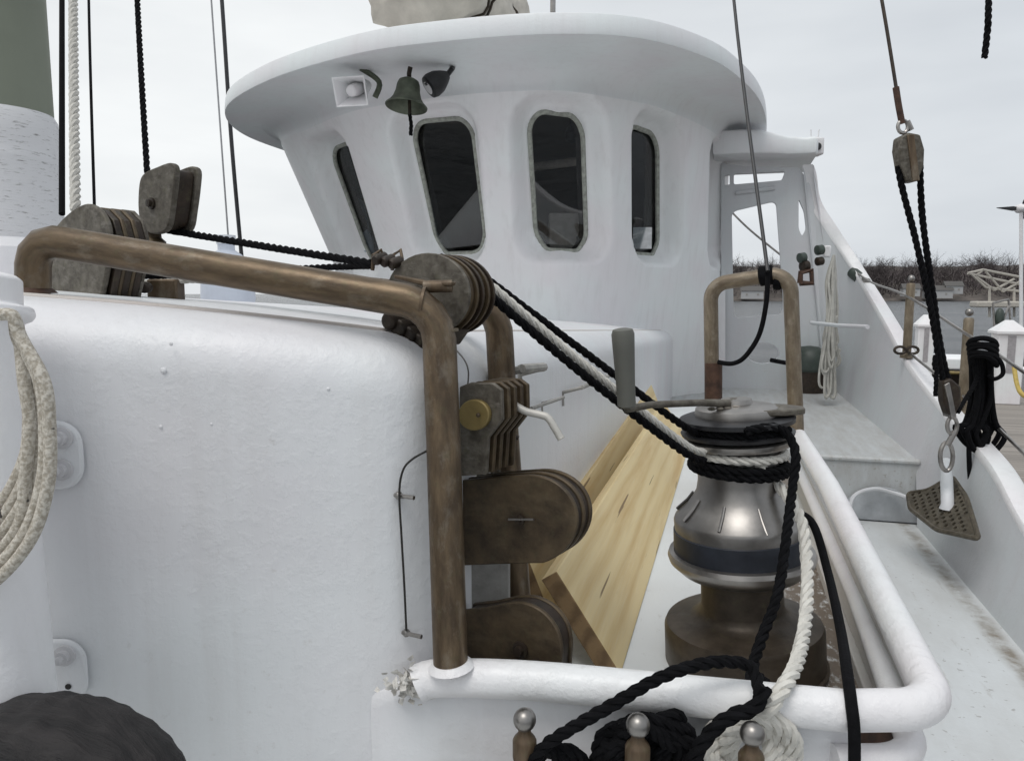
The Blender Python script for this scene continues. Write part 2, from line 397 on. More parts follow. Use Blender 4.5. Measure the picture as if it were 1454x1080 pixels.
# ================================================================== CABIN TRUNK
def ztop(x, y):
    xx = x if x > -1.6 else (-1.6 if x > -2.3 else -3.9 - x)
    return .02 - .062*(xx+1.6)**2 - max(0,y-1.0)*.048
outl = fillet([V((-3.40,7.7,0)), V((-3.40,.9,0)), V((-2.9,.50,0)), V((-2.2,.329,0)), V((-.388,.963,0)), V((-.388,7.7,0))], [0,.2,.2,.2,.115,0], 12)
outl = resample(outl, .02)
nr = []
for i in range(len(outl)):
    a = outl[max(i-1,0)]; b = outl[min(i+1,len(outl)-1)]; t = (b-a).normalized(); nr.append(V((t.y,-t.x,0)))
tr = MB(); rows = []
R = .085
for zz in (-1.3,-1.1,-.9,-.7,-.3): rows.append([V((p.x,p.y,min(zz, ztop(p.x,p.y)-R-.03))) for p in outl])
for k in range(10):
    a = radians(90*k/9); ins = R*(1-cos(a)); dz = R*(1-sin(a))
    rows.append([V((p.x-n.x*ins, p.y-n.y*ins, ztop(p.x-n.x*ins,p.y)-dz)) for p,n in zip(outl,nr)])
for k in (.06,.15,.3,.5,.75,1.0):
    r0 = []
    for p,n in zip(outl,nr):
        q = V((p.x-n.x*R, p.y-n.y*R, 0)); c = V((-1.95, min(max(p.y,1.7),6.0), 0)); w = q.lerp(c,k); r0.append(V((w.x,w.y,ztop(w.x,w.y))))
    rows.append(r0)
tr.sheet(rows)
seam_pts = [V((p.x-n.x*R*1.12, p.y-n.y*R*1.12, ztop(p.x-n.x*R,p.y)+.0005)) for p,n in zip(outl,nr)]
trunk = thing('cabin_trunk', 'big white painted cabin trunk with rounded corners filling the left foreground', 'cabin', V((-1.95,3,-1.3)))
obj('body', tr, PAINT, trunk, sharp=60)
obj('edge_seam', MB().tube(seam_pts, .0045, 8), m_paint('grubby_seam_paint',(.55,.52,.48),1.2,.6,.6), trunk)
# weld seam cable clips and little grab brackets on the side of the trunk
for px, py in ((566,703),(577,898)):
    p = D(px,py,1.03); q = p + V((.026,-.006,0)); cl = MB().tube([p-V((.006,0,0)),q], .0032, 8); cl.ball(p,.006,10); obj('clip', cl, STEEL, trunk)
cb = MB(); cb.tube(crom([D(606,640,1.03), D(585,652,1.027), D(572,668,1.024), D(567,700,1.022), D(570,760,1.024), D(574,830,1.024), D(577,895,1.024)],6), .0016, 6)
tag(obj('cable', cb, DARK), 'thin dark cable clipped down the rounded white corner beside the bronze pipe', 'cable')
XS = -.387
def sidept(px,py,off=0): return onX(px,py,XS+off)
for pts, r in (([(738,528),(738,545)], .0), ):
    pass
def bracket(a, b, lab, drop=14, r=.006):
    t = thing('grab_bracket', lab, 'bracket', sidept(*a), 'brackets on the trunk side')
    A = sidept(*a,.05); B = sidept(*b,.05); rod = MB().tube([A,B], r, 8); obj('rod', rod, GREYW, t)
    for q, pp in ((A,a),(B,b)):
        s_ = MB().tube([q, V((XS,q.y,q.z-.015)), V((XS,q.y,q.z-.05))], r*.8, 8); obj('leg', s_, GREYW, t)
bracket((740,524),(772,521), 'short grey grab bracket on the white cabin side next to the rear bronze leg', r=.009)
bracket((826,550),(868,532), 'grey grab bracket on the white cabin side below the diagonal ropes', r=.006)
bracket((754,580),(800,564), 'thin rod bracket on the cabin side above the metal lever', r=.004)
for px,py,rr_ in ((232,526,.0045),(243,488,.003),(228,606,.003),(466,552,.0025),(300,602,.002),(14,908,.005)):
    d_, _ = ray(px,py); fo = V((-1.0,.7488,0)); fn = V((.35,-1,0)).normalized(); q = d_*(fo.dot(fn)/d_.dot(fn))
    obj('paint_blob', MB().ball(q, rr_, 12, (1,.5,1)), PAINT, trunk)
# flange plates with bolts on the front face
FN = V((.24,-.38,0)).normalized(); FT = V((-FN.y,FN.x,0))
FN = V((.35,-1,0)).normalized()  # outward normal of the front face
FO = V((-1.0,.7488,0))
m_bolt = m_simple('bolt_shaded_paint', (.60,.59,.60), .35, 0, .1, 30, .05)  # greyer than the white plate: bolt shading put into the colour
def flange(cx, cy, hw, hh, bolts, hole, lab, cut=0):
    o = FO + FN*.004; e1 = V((-FN.y, FN.x, 0)); c = onP(cx,cy,o,FN)
    s_ = c.length/ F
    t = thing('flange_plate', lab, 'plate', c - V((0,0,hh)), 'flange plates bolted to the cabin front')
    pl = MB(); o2 = rrect(-.05,0,hw+.05,hh,.032,7); pl.prism([c + e1*a + V((0,0,b)) for a,b in o2], FN*.009); obj('plate', pl, PAINT, t, bevel=.004)
    for px,py in bolts:
        q = onP(px,py,o+FN*.009,FN); b = MB().lathe([(.0145,0),(.0145,.005),(.0092,.0055),(.0092,.014),(.0055,.0145),(.0052,.022),(.003,.0235)], q, FN, 20); obj('bolt', b, m_bolt, t)
    for px,py in hole:
        q = onP(px,py,o+FN*.0095,FN); obj('bolt_hole', MB().lathe([(.004,0),(.0042,.001)], q, FN, 14), DARK, t)
flange(83,645,.035,.047,[(89,621),(89,666)],[], 'white flange plate with two bolts, upper of the pair on the cabin front')
flange(90,950,.035,.047,[(93,929)],[(97,974)], 'white flange plate with one bolt and an empty hole, lower of the pair')

# ================================================================== PIPE FRAMES
def pipe(name, label, pts, r, Rb, mat, extra=None):
    path = fillet(pts, Rb, 12); t = thing(name, label, 'pipe frame', path[-1].copy()); t.location = V((path[-1].x, path[-1].y, path[-1].z))
    obj('tube', MB().tube(resample(path,.02), r, 32), PIPET, t); return t
pA = pipe('bronze_handrail', 'brown bronze pipe hoop running along the cabin top and down to the white rail',
     [D(47,414,1.14), D(47,338,1.13), D(622,434,1.06), D(630,640,1.03), D(640,948,.99)], .0242, .062, PIPE)
for px,py,f,px2,py2,f2 in ((47,408,1.14,47,414,1.14),(640,938,.99,641,946,.99)):
    obj('foot_weld', MB().tube([D(px,py,f),D(px2,py2,f2)], [.0255,.033], 20), PAINTW if px > 300 else RUST, pA)
for px,py in ((600,432),(626,470)):   # weld beads at the elbow
    a = D(px,py,1.06); 
    d = (D(px+ (10 if px<620 else 1),py+(1.6 if px<620 else 10),1.06)-a).normalized(); obj('weld_bead', MB().tube([a-d*.002,a+d*.002], .0252, 24), PIPE, pA)
pB = pipe('bronze_handrail', 'rear bronze pipe leg standing behind the stacked sheaves and clutches',
     [D(232,425,1.58), D(232,380,1.58), D(707,432,1.31), D(716,600,1.30), D(738,900,1.26)], .0242, .062, PIPE)

# ================================================================== SHEAVES AND BLOCKS
NB = V((.30,.95,0)).normalized()           # the stacks step away from the camera along this direction
def platepx(mb, pts, f, thick, off=0.0, ctr=None):
    cx = sum(p[0] for p in pts)/len(pts); cy = sum(p[1] for p in pts)/len(pts)
    o = D(cx,cy,f) if ctr is None else D(ctr[0],ctr[1],f)
    q = [onP(x,y,o,NB) + NB*off for x,y in pts]; mb.prism(q, NB*thick); return o
def circ(cx,cy,r,n=40,a0=0,a1=360): return [(cx+r*cos(radians(a0+(a1-a0)*k/n)), cy+r*sin(radians(a0+(a1-a0)*k/n))) for k in range(n)]
# turning-block stack at the elbow
t = thing('sheave_stack', 'stack of round brown sheaves at the pipe elbow guiding the three winch lines', 'pulley', D(640,480,1.2))
m = MB(); platepx(m, circ(607,418,59), 1.13, .006); obj('cheek_plate', m, GREYB, t, bevel=.0015)
for k in range(4):
    m = MB(); platepx(m, circ(607,418,56), 1.13, .010, .010+.0145*k); obj('sheave', m, PLATE, t, bevel=.003)
    m = MB(); platepx(m, circ(607,419,59.5), 1.13, .004, .0205+.0145*k); obj('divider', m, DARKB if k%2 else PLATE, t, bevel=.001)
m = MB(); a = D(616,405,1.075); m.tube([a-V((.014,.004,.002)), a+V((.026,.006,-.001))], .009, 16); obj('pin', m, PIPE, t)
m = MB(); platepx(m, [(560,390),(612,400),(643,400),(640,406),(608,407),(560,396)], 1.085, .012, -.002); obj('strap', m, PIPE, t, bevel=.002)
m = MB()
for k in range(4):
    c = D(562+k*13, 455+k*10, 1.13); m.lathe([(.012,-.02),(.014,-.015),(.014,.05),(.012,.055)], c, NB, 16)
platepx(m, [(556,440),(600,440),(640,470),(625,492),(600,486),(575,466)], 1.13, .05, .0); obj('lower_cheek', m, DARKB, t, bevel=.003)
# small roller shackle on top of the pipe
t = thing('roller_fitting', 'small dark roller shackle sitting on the bronze pipe left of the sheaves', 'shackle', D(550,390,1.16))
m = MB()
for k in range(3): m.lathe([(.006,-.013),(.0085,-.010),(.0085,.010),(.006,.013)], D(540+k*11,367+k*3,1.16), V((.3,.9,.25)), 16)
obj('roller', m, DARKB, t)
for k in (0,1): obj('shackle_bow', MB().tube([D(529+k*28,384,1.16+.012*k), D(530+k*28,362,1.16+.012*k), D(541+k*28,355,1.165+.012*k), D(545+k*26,368,1.165)], .003, 8), PIPE, t)

# rope clutch bank
t = thing('rope_clutch', 'bank of dark metal rope clutches with a round pale boss, between the two pipe legs', 'rope clutch', D(690,680,1.18))
fr_ = [(652,549),(668,543),(700,544),(712,553),(713,596),(693,622),(690,674),(652,676)]
for k in range(5):
    m = MB(); platepx(m, fr_, 1.10, .0075, .018*k, (680,600)); obj('clutch_plate', m, GREYB if k == 0 else PLATE, t, bevel=.002)
for k in range(4):
    m = MB(); platepx(m, [(656,556),(700,553),(704,592),(684,615),(680,660),(656,664)], 1.10, .0108, .0078+.018*k, (680,600)); obj('cam_body', m, DARKB, t)
m = MB(); platepx(m, circ(677,588,22,32), 1.10, -.009, 0, (680,600)); obj('boss', m, BRASS, t, bevel=.002)
obj('boss_stud', MB().ball(D(679,589,1.085),.0035,10), PLATE, t)
m = MB(); m.tube(crom([D(707,560,1.14), D(722,569,1.13), D(745,583,1.12), D(765,588,1.115), D(778,593,1.11), D(788,608,1.105), D(797,623,1.10)],6), [.0058]*36+[.0062], 12); obj('lever', m, m_simple('worn_white_lever',(.50,.48,.44),.45,.2,.15,30), t)
for k in range(3): obj('cam_lever', MB().tube(crom([D(700+k*9,612-k*4,1.17+.02*k), D(708+k*10,625-k*4,1.17+.02*k), D(728+k*4,632-k*5,1.17+.02*k)],4), .004, 8), DARKB, t)
for k in range(3): obj('cable_strand', MB().tube([D(688+k*11,625,1.16+.02*k), D(690+k*9,672,1.16+.02*k)], .003, 8), GREYB, t)
wr = MB().tube(crom([D(648,497,1.12), D(660,512,1.13), D(665,528,1.14), D(664,546,1.15)],6), .0013, 6); tag(obj('wire_loop', wr, STEELD), 'thin steel wire curving down to the top of the rope clutches', 'wire')

def dblock(name, label, pts, f, n, pin, mat, step=.022):
    t = thing(name, label, 'pulley block', D(pin[0], max(p[1] for p in pts), f+.02)); c = (pin[0], pin[1])
    for k in range(n):
        m = MB(); platepx(m, pts, f, .008, step*k, c); obj('cheek', m, mat, t, bevel=.002)
        if k < n-1:
            m = MB(); cx = sum(p[0] for p in pts)/len(pts); cy = sum(p[1] for p in pts)/len(pts)
            platepx(m, [(cx+(x-cx)*.93, cy+(y-cy)*.93) for x,y in pts], f, step-.0083, step*k+.0081, c); obj('sheave', m, DARKB, t)
    q = D(pin[0], pin[1], f) ; q = onP(pin[0],pin[1],D(pin[0],pin[1],f),NB)
    m = MB().lathe([(pin[2],0),(pin[2]*1.0,-.004),(pin[2]*.6,-.005),(pin[2]*.55,-.012),(.001,-.0125)], q, NB, 20); obj('pin', m, DARKB, t); return t
arc = circ(750,738,64,26,-98,80)
arc = [(750+(x-750)*1.08, y) for x,y in arc]
b1 = dblock('deck_block', 'large brown D shaped sheave box bolted behind the pipe leg, in front of the lumber', [(653,682),(700,677)]+arc+[(700,801),(653,803)], 1.11, 3, (740,737,.007), PLATE)
m = MB().tube([onP(722,737,D(740,737,1.095),NB), onP(758,737,D(740,737,1.095),NB)], .0018, 8); obj('split_pin', m, STEELD, b1)
b2 = dblock('deck_block', 'lower dark brown sheave box half hidden behind the white front rail', [(655,866),(690,862)]+[(p.x,p.y) for p in crom([V((x,y,0)) for x,y in ((705,859),(725,855),(748,857),(772,870),(790,893),(797,920),(796,950))],5)]+[(795,990),(655,990)], 1.09, 2, (740,921,.013), PLATE, .03)
st = MB().box(D(690,835,1.24), (.032,.03,.11), (.96,.27,0), (-.27,.96,0)); 
for k in range(3): st.box(D(672+k*22,838,1.22), (.010,.010,.12), (.96,.27,0), (-.27,.96,0))
tag(obj('timber_post', st, GREYW, bevel=.004), 'weathered grey wooden post glimpsed between the two brown sheave boxes', 'post')

# left-hand blocks behind the pipe
t = thing('turning_block', 'big grey brown multi sheave block at the far left behind the pipe', 'pulley block', D(115,418,1.36))
L1 = [(70,424),(69,390),(70,366),(77,326),(98,302),(118,290),(133,292),(147,307),(154,333),(151,378),(142,424)]
m = MB(); platepx(m, crom([V((x,y,0)) for x,y in L1],3) and [(p.x,p.y) for p in crom([V((x,y,0)) for x,y in L1],4)], 1.33, .010); obj('cheek', m, GREYB, t, bevel=.003)
for k in range(3):
    pts = [(x, y+4) for x,y in L1]
    m = MB(); platepx(m, pts, 1.33, .012, .016+.019*k, (110,360)); obj('sheave', m, DARKB, t, bevel=.002)
    m = MB(); platepx(m, [(x,y+2) for x,y in L1], 1.33, .007, .0285+.019*k, (110,360)); obj('divider', m, GREYB if k==2 else PLATE, t, bevel=.002)
for px,py in ((178,411),(205,408)):
    obj('knob', MB().ball(D(px,py,1.42), .014, 14, (1.2,1,.8)), DARKB, t)
t = thing('upright_block', 'upright weathered single block standing on the pipe with a black line through it', 'pulley block', D(220,345,1.5))
P1 = [(p.x,p.y) for p in crom([V((x,y,0)) for x,y in [(197,262),(204,246),(222,237),(240,231),(248,238),(247,262),(243,295),(238,322),(224,332),(203,326),(196,300)]],4,True)]
m = MB(); platepx(m, P1, 1.46, .012, 0, (220,285)); obj('cheek', m, GREYB, t, bevel=.003)
m = MB(); platepx(m, [(x,y) for x,y in P1], 1.46, .012, .046, (220,285)); obj('cheek', m, GREYB, t, bevel=.003)
m = MB(); platepx(m, [(222+(x-222)*.86,285+(y-285)*.86) for x,y in P1], 1.46, .033, .0125, (220,285)); obj('sheave', m, DARKB, t, bevel=.003)
q = onP(216,289,D(220,285,1.46),NB); obj('pin', MB().lathe([(.011,0),(.011,-.004),(.007,-.005),(.007,-.01),(.001,-.011)], q, NB, 16), DARKB, t)
m = MB().lathe([(.022,0),(.024,.012),(.016,.02),(.014,.045),(.02,.05)], D(218,352,1.5), (0,0,1), 20); m.tube([D(202,322,1.5),D(198,338,1.5),D(206,344,1.5)],.006,8); obj('swivel', m, PLATE, t)
fb = MB().box(D(236,412,1.5), (.03,.02,.022), (.96,.27,0), (-.27,.96,0)); tag(obj('rusty_lug', fb, PIPE, bevel=.004), 'short rusty lug standing on the cabin top under the pipe', 'lug')

# ================================================================== ROPES
def ropeobj(name, pts, r, mat, label, sm=True, kind3=True, group=None, pitch=None, n=6):
    p = crom(pts, 8) if sm and len(pts) > 2 else [V(q) for q in pts]
    m = MB(); (m.rope(p, r, pitch, n=n) if kind3 else m.tube(p, r, 10)); return tag(obj(name, m, mat), label, 'wire' if 'wire' in name else 'rope', group)
# three lines from the sheaves down to the winch
ropeobj('black_rope', [D(625,366,1.19),D(655,374,1.19),D(690,396,1.20),D(830,500,1.27),D(965,601,1.34),D(1000,618,1.38)], .0072, BLACKR, 'upper black line of the three running diagonally down to the winch', group='lines running down to the winch')
ropeobj('white_rope', [D(625,368,1.175),D(652,374,1.175),D(680,392,1.18),D(830,518,1.245),D(968,628,1.32),D(1000,642,1.35)], .0078, WHITER, 'white line between the two black ones running down to the winch', group='lines running down to the winch')
ropeobj('black_rope', [D(625,371,1.155),D(655,384,1.155),D(680,406,1.16),D(830,533,1.23),D(966,638,1.30),D(1000,654,1.33)], .0078, BLACKR, 'lower black line of the three running diagonally down to the winch', group='lines running down to the winch')
ropeobj('black_rope', [D(236,326,1.50),D(258,330,1.48),D(390,352,1.36),D(528,374,1.24)], .0072, BLACKR, 'black line from the upright block to the roller fitting above the pipe')
ropeobj('black_rope', [D(150,392,1.46),D(240,391,1.46),D(452,380,1.36),D(530,377,1.26)], .0062, BLACKR, 'lower black line passing behind the pipe from the far left block')
ropeobj('white_rope', [D(158,402,1.47),D(200,402,1.5),D(262,398,1.5),D(330,394,1.5)], .007, WHITER, 'short white twisted rope on the cabin top behind the pipe')
# running rigging on the left
ropeobj('black_strap', [D(88,-420,2.3),D(88,120,1.5),D(88,304,1.34)], .0052, BLACKR, 'thick black line rising straight up beside the mast', kind3=False)
ropeobj('white_rope', [D(103,-420,2.5),D(104,0,1.75),D(107,300,1.42)], .0098, WHITER, 'thick white twisted rope rising from the far left block', pitch=.05)
ropeobj('thin_line', [D(122,-300,2.2),D(126,0,1.7),D(134,292,1.40)], .0028, BLACKR, 'thin black line right of the thick white twisted rope', kind3=False)
ropeobj('black_rope', [D(178,-360,2.3),D(195,0,1.7),D(209,245,1.5)], .0062, BLACKR, 'black rope coming down into the upright block')
ropeobj('wire_stay', [D(278,-340,9),D(300,0,8.4),D(324,336,8)], .009, m_simple('grey_wire',(.32,.32,.33),.5,.4), 'hair thin grey wire beside the black shroud left of the wheelhouse', kind3=False)
ropeobj('wire_shroud', [D(290,-340,9),D(315,0,8.4),D(329,205,8.2),D(349,428,8),D(354,480,7.95)], .021, BLACKP, 'taut black shroud passing behind the left edge of the wheelhouse roof', kind3=False)
ropeobj('wire_stay', [D(1020,-300,4.2),D(1042,0,3.4),D(1090,385,2.62)], .0068, BLACKP, 'thin black stay coming down to the lashing on the pale hoop', kind3=False)
ropeobj('black_rope', [D(1409,-220,2.2),D(1404,0,2.05),D(1402,45,2.04),D(1398,82,2.03)], .0085, BLACKR, 'loose black rope end dangling at the top right against the sky')

# mast
t = thing('mast', 'thick olive grey mast wrapped in white line at the left edge', 'mast', V((-1.95,1.66,0)))
mc = V((-1.93,1.66,0)); a = D(82,60,2.1)
d_ = a - V((mc.x,mc.y,a.z)); 
# radius from the tangent bearing at px 82
dr,_ = ray(82,200); dh = V((dr.x,dr.y,0)).normalized(); rad = abs(mc.x*dh.y - mc.y*dh.x)
obj('shaft', MB().lathe([(rad*.97,.0),(rad*.97,6)], mc, (0,0,1), 64), m_simple('olive_paint',(.20,.22,.17),.55,0,.08,4,.05), t)
m = MB(); mw = [(rad*1.0,.16)]; zt_ = D(0,120,1.62).z
mw = [(rad*1.01,.12),(rad*1.02,.13)]
zz = .13
while zz < .36: mw += [(rad*1.03,zz+.004),(rad*1.015,zz+.0145)]; zz += .016
mw += [(rad*1.015,.40),(rad*1.03,.41),(rad*1.03,.47),(rad*.975,.485)]
m.lathe(mw, mc, (0,0,1), 72); 
tw = NT('white_wrap'); sx = tw.node('ShaderNodeSeparateXYZ'); tw.l.new(tw.tc, sx.inputs[0]); wn = tw.noise(9,5,tw.map((3,3,26)),.7)
WRAP = tw.out(tw.mix(tw.ramp(wn,.57,.67), (.70,.70,.71), (.26,.25,.24)), .7, 0, tw.bump(wn,.5,.004))  # dark bands put the groove shade between turns into the colour
obj('wrapping', m, WRAP, t)
m = MB().lathe([(rad*1.25,-.03),(rad*1.27,.07),(rad*1.22,.12),(rad*1.0,.15)], mc, (0,0,1), 64); obj('collar', m, PAINT, t)

# ================================================================== WHITE POST, COIL, BUNDLE (lower left)
t = thing('white_post', 'white painted tapered post with a flat cap at the left edge', 'post', D(-40,1080,.98))
pc = D(-52,440,.90); 
ax = (D(-38,1000,.84) - D(-52,440,.90)).normalized()
L_ = (D(-38,1000,.84) - D(-52,440,.90)).length
m = MB(); m.lathe([(S(72,.90),0),(S(78,.89),L_*.3),(S(100,.85),L_*.8),(S(118,.84),L_*1.25)], pc, ax, 56); obj('shaft', m, PAINT2, t)
m = MB(); m.lathe([(.055,-.042),(.061,-.037),(.061,-.006),(.072,-.003),(.074,.006),(.070,.012),(.061,.016)], pc, ax, 56); obj('cap', m, PAINT2, t, bevel=.002)
n_ = 0
t = thing('rope_coil', 'beige flecked rope coil hanging from the white post at the left edge', 'rope coil', D(0,760,.86))
for i,(x0,x1,x2,y2) in enumerate(((23,43,22,640),(25,49,38,700),(21,55,60,620),(24,38,50,770),(25,60,40,735),(26,66,40,735))):
    f0 = .825 - .010*i
    p = [D(-40,452,f0), D(8,446,f0), D(20,452,f0), D(x0+4,480,f0), D(x1-4,540,f0-.01), D(x1+ (4 if i>2 else -2),600,f0-.012), D(x1-8+2*i,650+8*i,f0-.014), D(8+6*i,705+14*i,f0-.012), D(-30,750+18*i,f0), D(-110,800+10*i,f0+.02)]
    obj('turn', MB().tube(crom(p,8), .0064, 12), BRAID, t)
# dark wrinkled fabric bundle
m = MB(); c = D(76,1166,.76); n1, n2 = 120, 60; vs = []
for i in range(n2+1):
    ph = pi*i/n2
    row = []
    for k in range(n1+1):
        a = 2*pi*k/n1; d = V((sin(ph)*cos(a), sin(ph)*sin(a), cos(ph)))
        w = 1 + .010*sin(13*d.x*2+9*d.z+3*sin(4*d.y)) + .006*sin(31*d.x-22*d.z*1.3+2*sin(7*d.x)) + .02*sin(3*d.x+1)
        row.append(c + V((d.x*.178*w, d.y*.10*w, (abs(d.z)**.85)*(1 if d.z>0 else -1)*.135*w)))
    vs.append(row)
m.sheet(vs); FAB = NT('dark_fabric'); fn = FAB.noise(5,5,FAB.map((1,5,2.2)),.6,1.5)
FABM = FAB.out(FAB.mix(FAB.ramp(fn,.4,.7),(.010,.009,.0095),(.030,.026,.026)), .8, 0, FAB.bump(FAB.noise(400,2),.3,.001, FAB.bump(fn,.8,.02)))
tag(obj('fabric_bundle', m, FABM), 'rounded dark brown wrinkled fabric bundle in the bottom left corner', 'bundle')

# ================================================================== COAMING RAIL AROUND THE WINCH
t = thing('coaming', 'white tubular rail and low wall enclosing the winch and lumber', 'coaming', V((0,1,-1.3)))
ZRL = -.535
r0 = .0262
topp = [onZ(592,972,-.555), onZ(625,962,-.545), onZ(760,966,ZRL), onZ(1000,989,ZRL), onZ(1200,1008,ZRL), onZ(1345,1016,ZRL), onZ(1250,840,ZRL+.01), V((.298,2.10,-.515)), V((.285,2.80,-.505))]
topp2 = crom(topp[:5],6)[:-1] + fillet([topp[4], onZ(1332,1006,ZRL), topp[6]], .07, 14) + [topp[7], topp[8]]
obj('top_rail', MB().tube(topp2, r0, 28), PAINTW, t)
cor = onZ(1334,1008,ZRL); 
low = fillet([onZ(1190,1009,ZRL)+V((.0,.012,-.075)), cor+V((-.02,.005,-.075)), V((.290,1.6,-.615)), V((.285,2.8,-.60))], .08, 14)
obj('lower_rail', MB().tube(low, .020, 20), PAINTW, t)
# front wall under the rail
fw = MB(); a = onZ(560,985,-.57); b = onZ(1215,1012,-.55)
q0 = [V((-.56,a.y,0)), V((b.x-.0,b.y-.006,0))]
tv = (q0[1]-q0[0]).normalized(); nv = V((-tv.y,tv.x,0))
A = V((-.52, .925, 0)); A = V((-.575,1.03,0)); B = onZ(1222,1013,-.55); B.z = 0
fwg = []
P0 = V((-.47,.956-.062*.35-.004,0)); P1 = V((-.40,.945,0)); 
for p_,zt_2 in ((P0+V((0,.02,0)),-.575),(P0,-.572),(P0.lerp(P1,.5)+V((0,-.003,0)),-.565),(P1,-.56),(P1.lerp(B,.3),-.55),(P1.lerp(B,.6),-.545),(B,-.545),(B+V((0,.03,0)),-.545)):
    fwg.append([V((p_.x,p_.y,-1.3)),V((p_.x,p_.y,-.9)),V((p_.x,p_.y,zt_2-.03)),V((p_.x,p_.y+.005,zt_2-.008)),V((p_.x,p_.y+.014,zt_2)),V((p_.x,p_.y+.036,zt_2)),V((p_.x,p_.y+.038,-1.3))])
fw.sheet(fwg); obj('front_wall', fw, PAINT, t, sharp=60)
iw = MB(); iw.box((.296,1.98,-.66), (.008,.84,.085)); iw.box((.280,1.98,-.718),(.009,.84,.014)); obj('inner_wall', iw, m_paint('inner_wall_paint',(.55,.55,.52),.9,.5,.4,(.15,.11,.07)), t, bevel=.003)
ow = MB(); ow.prism([V((.305,1.30,-1.3)),V((.305,2.82,-1.3)),V((.305,2.82,-.575)),V((.305,1.30,-.575))],(.010,0,0)); obj('outer_wall', ow, PAINT, t)
# flaking paint round the foot of the pipe
fl = MB(); base = D(600,968,1.0)
for i in range(90):
    px = random.gauss(590,22); py = 968 + random.gauss(0,14) - (px-600)*.05
    p = D(px,py,1.0+random.uniform(-.01,.01)); e = V((random.gauss(0,1),random.gauss(0,1),random.gauss(0,1))).normalized()*random.uniform(.003,.009); g_ = e.cross(V((random.gauss(0,1),random.gauss(0,1),random.gauss(0,1)))).normalized()*random.uniform(.002,.006)
    fl.add([p-e-g_, p+e-g_*.5, p+e*.7+g_, p-e*.6+g_], [(0,1,2,3)])
fl.ball(D(600,975,1.02), .022, 16, (1.6,.8,.7)); fl.ball(D(648,960,1.0), .026, 16, (1.3,.9,.7))
obj('paint_flakes', fl, m_simple('chipped_paint',(.62,.60,.56),.8,0,.3,80,.5), t)
dkw = MB().prism([onZ(1225,1020,-.60)+V((0,.02,0)), onZ(1318,1020,-.60)+V((0,.05,0)), onZ(1318,1020,-.60)+V((0,.05,-.10)), onZ(1225,1020,-.60)+V((0,.02,-.10))], (0,.01,0)); obj('dark_panel', dkw, RUST, t)

# ================================================================== LUMBER
def board(label, nl, fl_, widthv, th, extra=0):
    """nl / fl_: low corner of the near / far end, widthv: vector up the wide face"""
    X = (fl_-nl); L = X.length; ex = X.normalized(); ez = (widthv - ex*widthv.dot(ex)); Wd = widthv.length; ez = ez.normalized(); ey = ez.cross(ex)
    me = bpy.data.meshes.new('board'); mb = MB().box((L/2, th/2, Wd/2), (L/2, th/2, Wd/2)); me.from_pydata(mb.v, [], mb.f); me.materials.append(PINE)
    o = bpy.data.objects.new('lumber_board', me); COL.objects.link(o)
    M = Matrix((( ex.x,ey.x,ez.x,nl.x),(ex.y,ey.y,ez.y,nl.y),(ex.z,ey.z,ez.z,nl.z),(0,0,0,1))); o.matrix_world = M
    b = o.modifiers.new('bevel','BEVEL'); b.width = .003; b.segments = 2
    ROOTS.append(o); return tag(o, label, 'board', 'pine boards leaning on the cabin side')
nA = onZ(882,957,-.727); fA = onZ(980,628,-.727)
T1 = onY(790,811,nA.y)
board('front pine board with its dark end grain facing the camera, leaning on the others', nA, fA, T1-nA, .038)
n2_ = V((-.30,1.47,-.727)); T2 = onY(752,797,1.47)
board('middle pine board tucked between the front board and the white cabin side', n2_, n2_+V((-.02,3.15,0)), V((T2.x-n2_.x,0,T2.z-n2_.z)), .038)
board('rearmost pine board lying against the foot of the white cabin side', V((-.36,1.62,-.727)), V((-.372,4.7,-.727)), V((-.07,0,.27)), .038)
print('lumber', T1-nA, T2, [tuple(round(v) for v in proj0(p)) for p in (fA, fA+T1-nA, T2+V((-.02,2.35,0)))])

# ================================================================== WINCH
WX, WY = .069, 1.483; wc = V((WX,WY,0)); wf = -WX*sin(YW)+WY*cos(YW)
AX = V((-cos(YW)*.065,-sin(YW)*.065,1)); WC0 = wc.copy(); wc = wc - V((cos(YW),sin(YW),0))*.047
def wz(py, f=wf):
    _d, ff = ray(1050,py); return _d.z/ff*f
winch = thing('winch', 'large drum winch with steel skirt, dark blue band and bronze base, lines wrapped on it', 'winch', V((WX,WY,-.73)))
k_ = wf/F
def part(nm, prof, mat, **kw): return obj(nm, MB().lathe([(a_,b_*AX.length) for a_,b_ in prof], wc, AX, 72), mat, winch, **kw)
zb = -.73; zt0 = wz(878)
part('base', [(.158,zb),(.158,zb+.006),(.153,zb+.008),(.152,zt0-.012),(.148,zt0-.003),(.138,zt0),(.104,zt0+.006),(.092,zt0+.012),(.083,zt0+.02),(.079,zt0+.03),(.077,wz(800))], m_bronze('winch_base_bronze',(.085,.066,.048),(.15,.125,.10),(.042,.032,.023),(6,6,6),.42,.45,.4), sharp=30)
part('flange', [(.07,wz(812)),(.118,wz(806)),(.137,wz(793)),(.140,wz(786)),(.137,wz(780)),(.12,wz(778))], STEELD)
part('band', [(.127,wz(786)),(.128,wz(782)),(.127,wz(750)),(.122,wz(748))], NAVY)
part('drum', [(.118,wz(752)),(.1245,wz(750)),(.1255,wz(736)),(.123,wz(731)),(.100,wz(716)),(.088,wz(704)),(.080,wz(694)),(.0765,wz(680)),(.0755,wz(640)),(.078,wz(628))], STEEL, sharp=50)
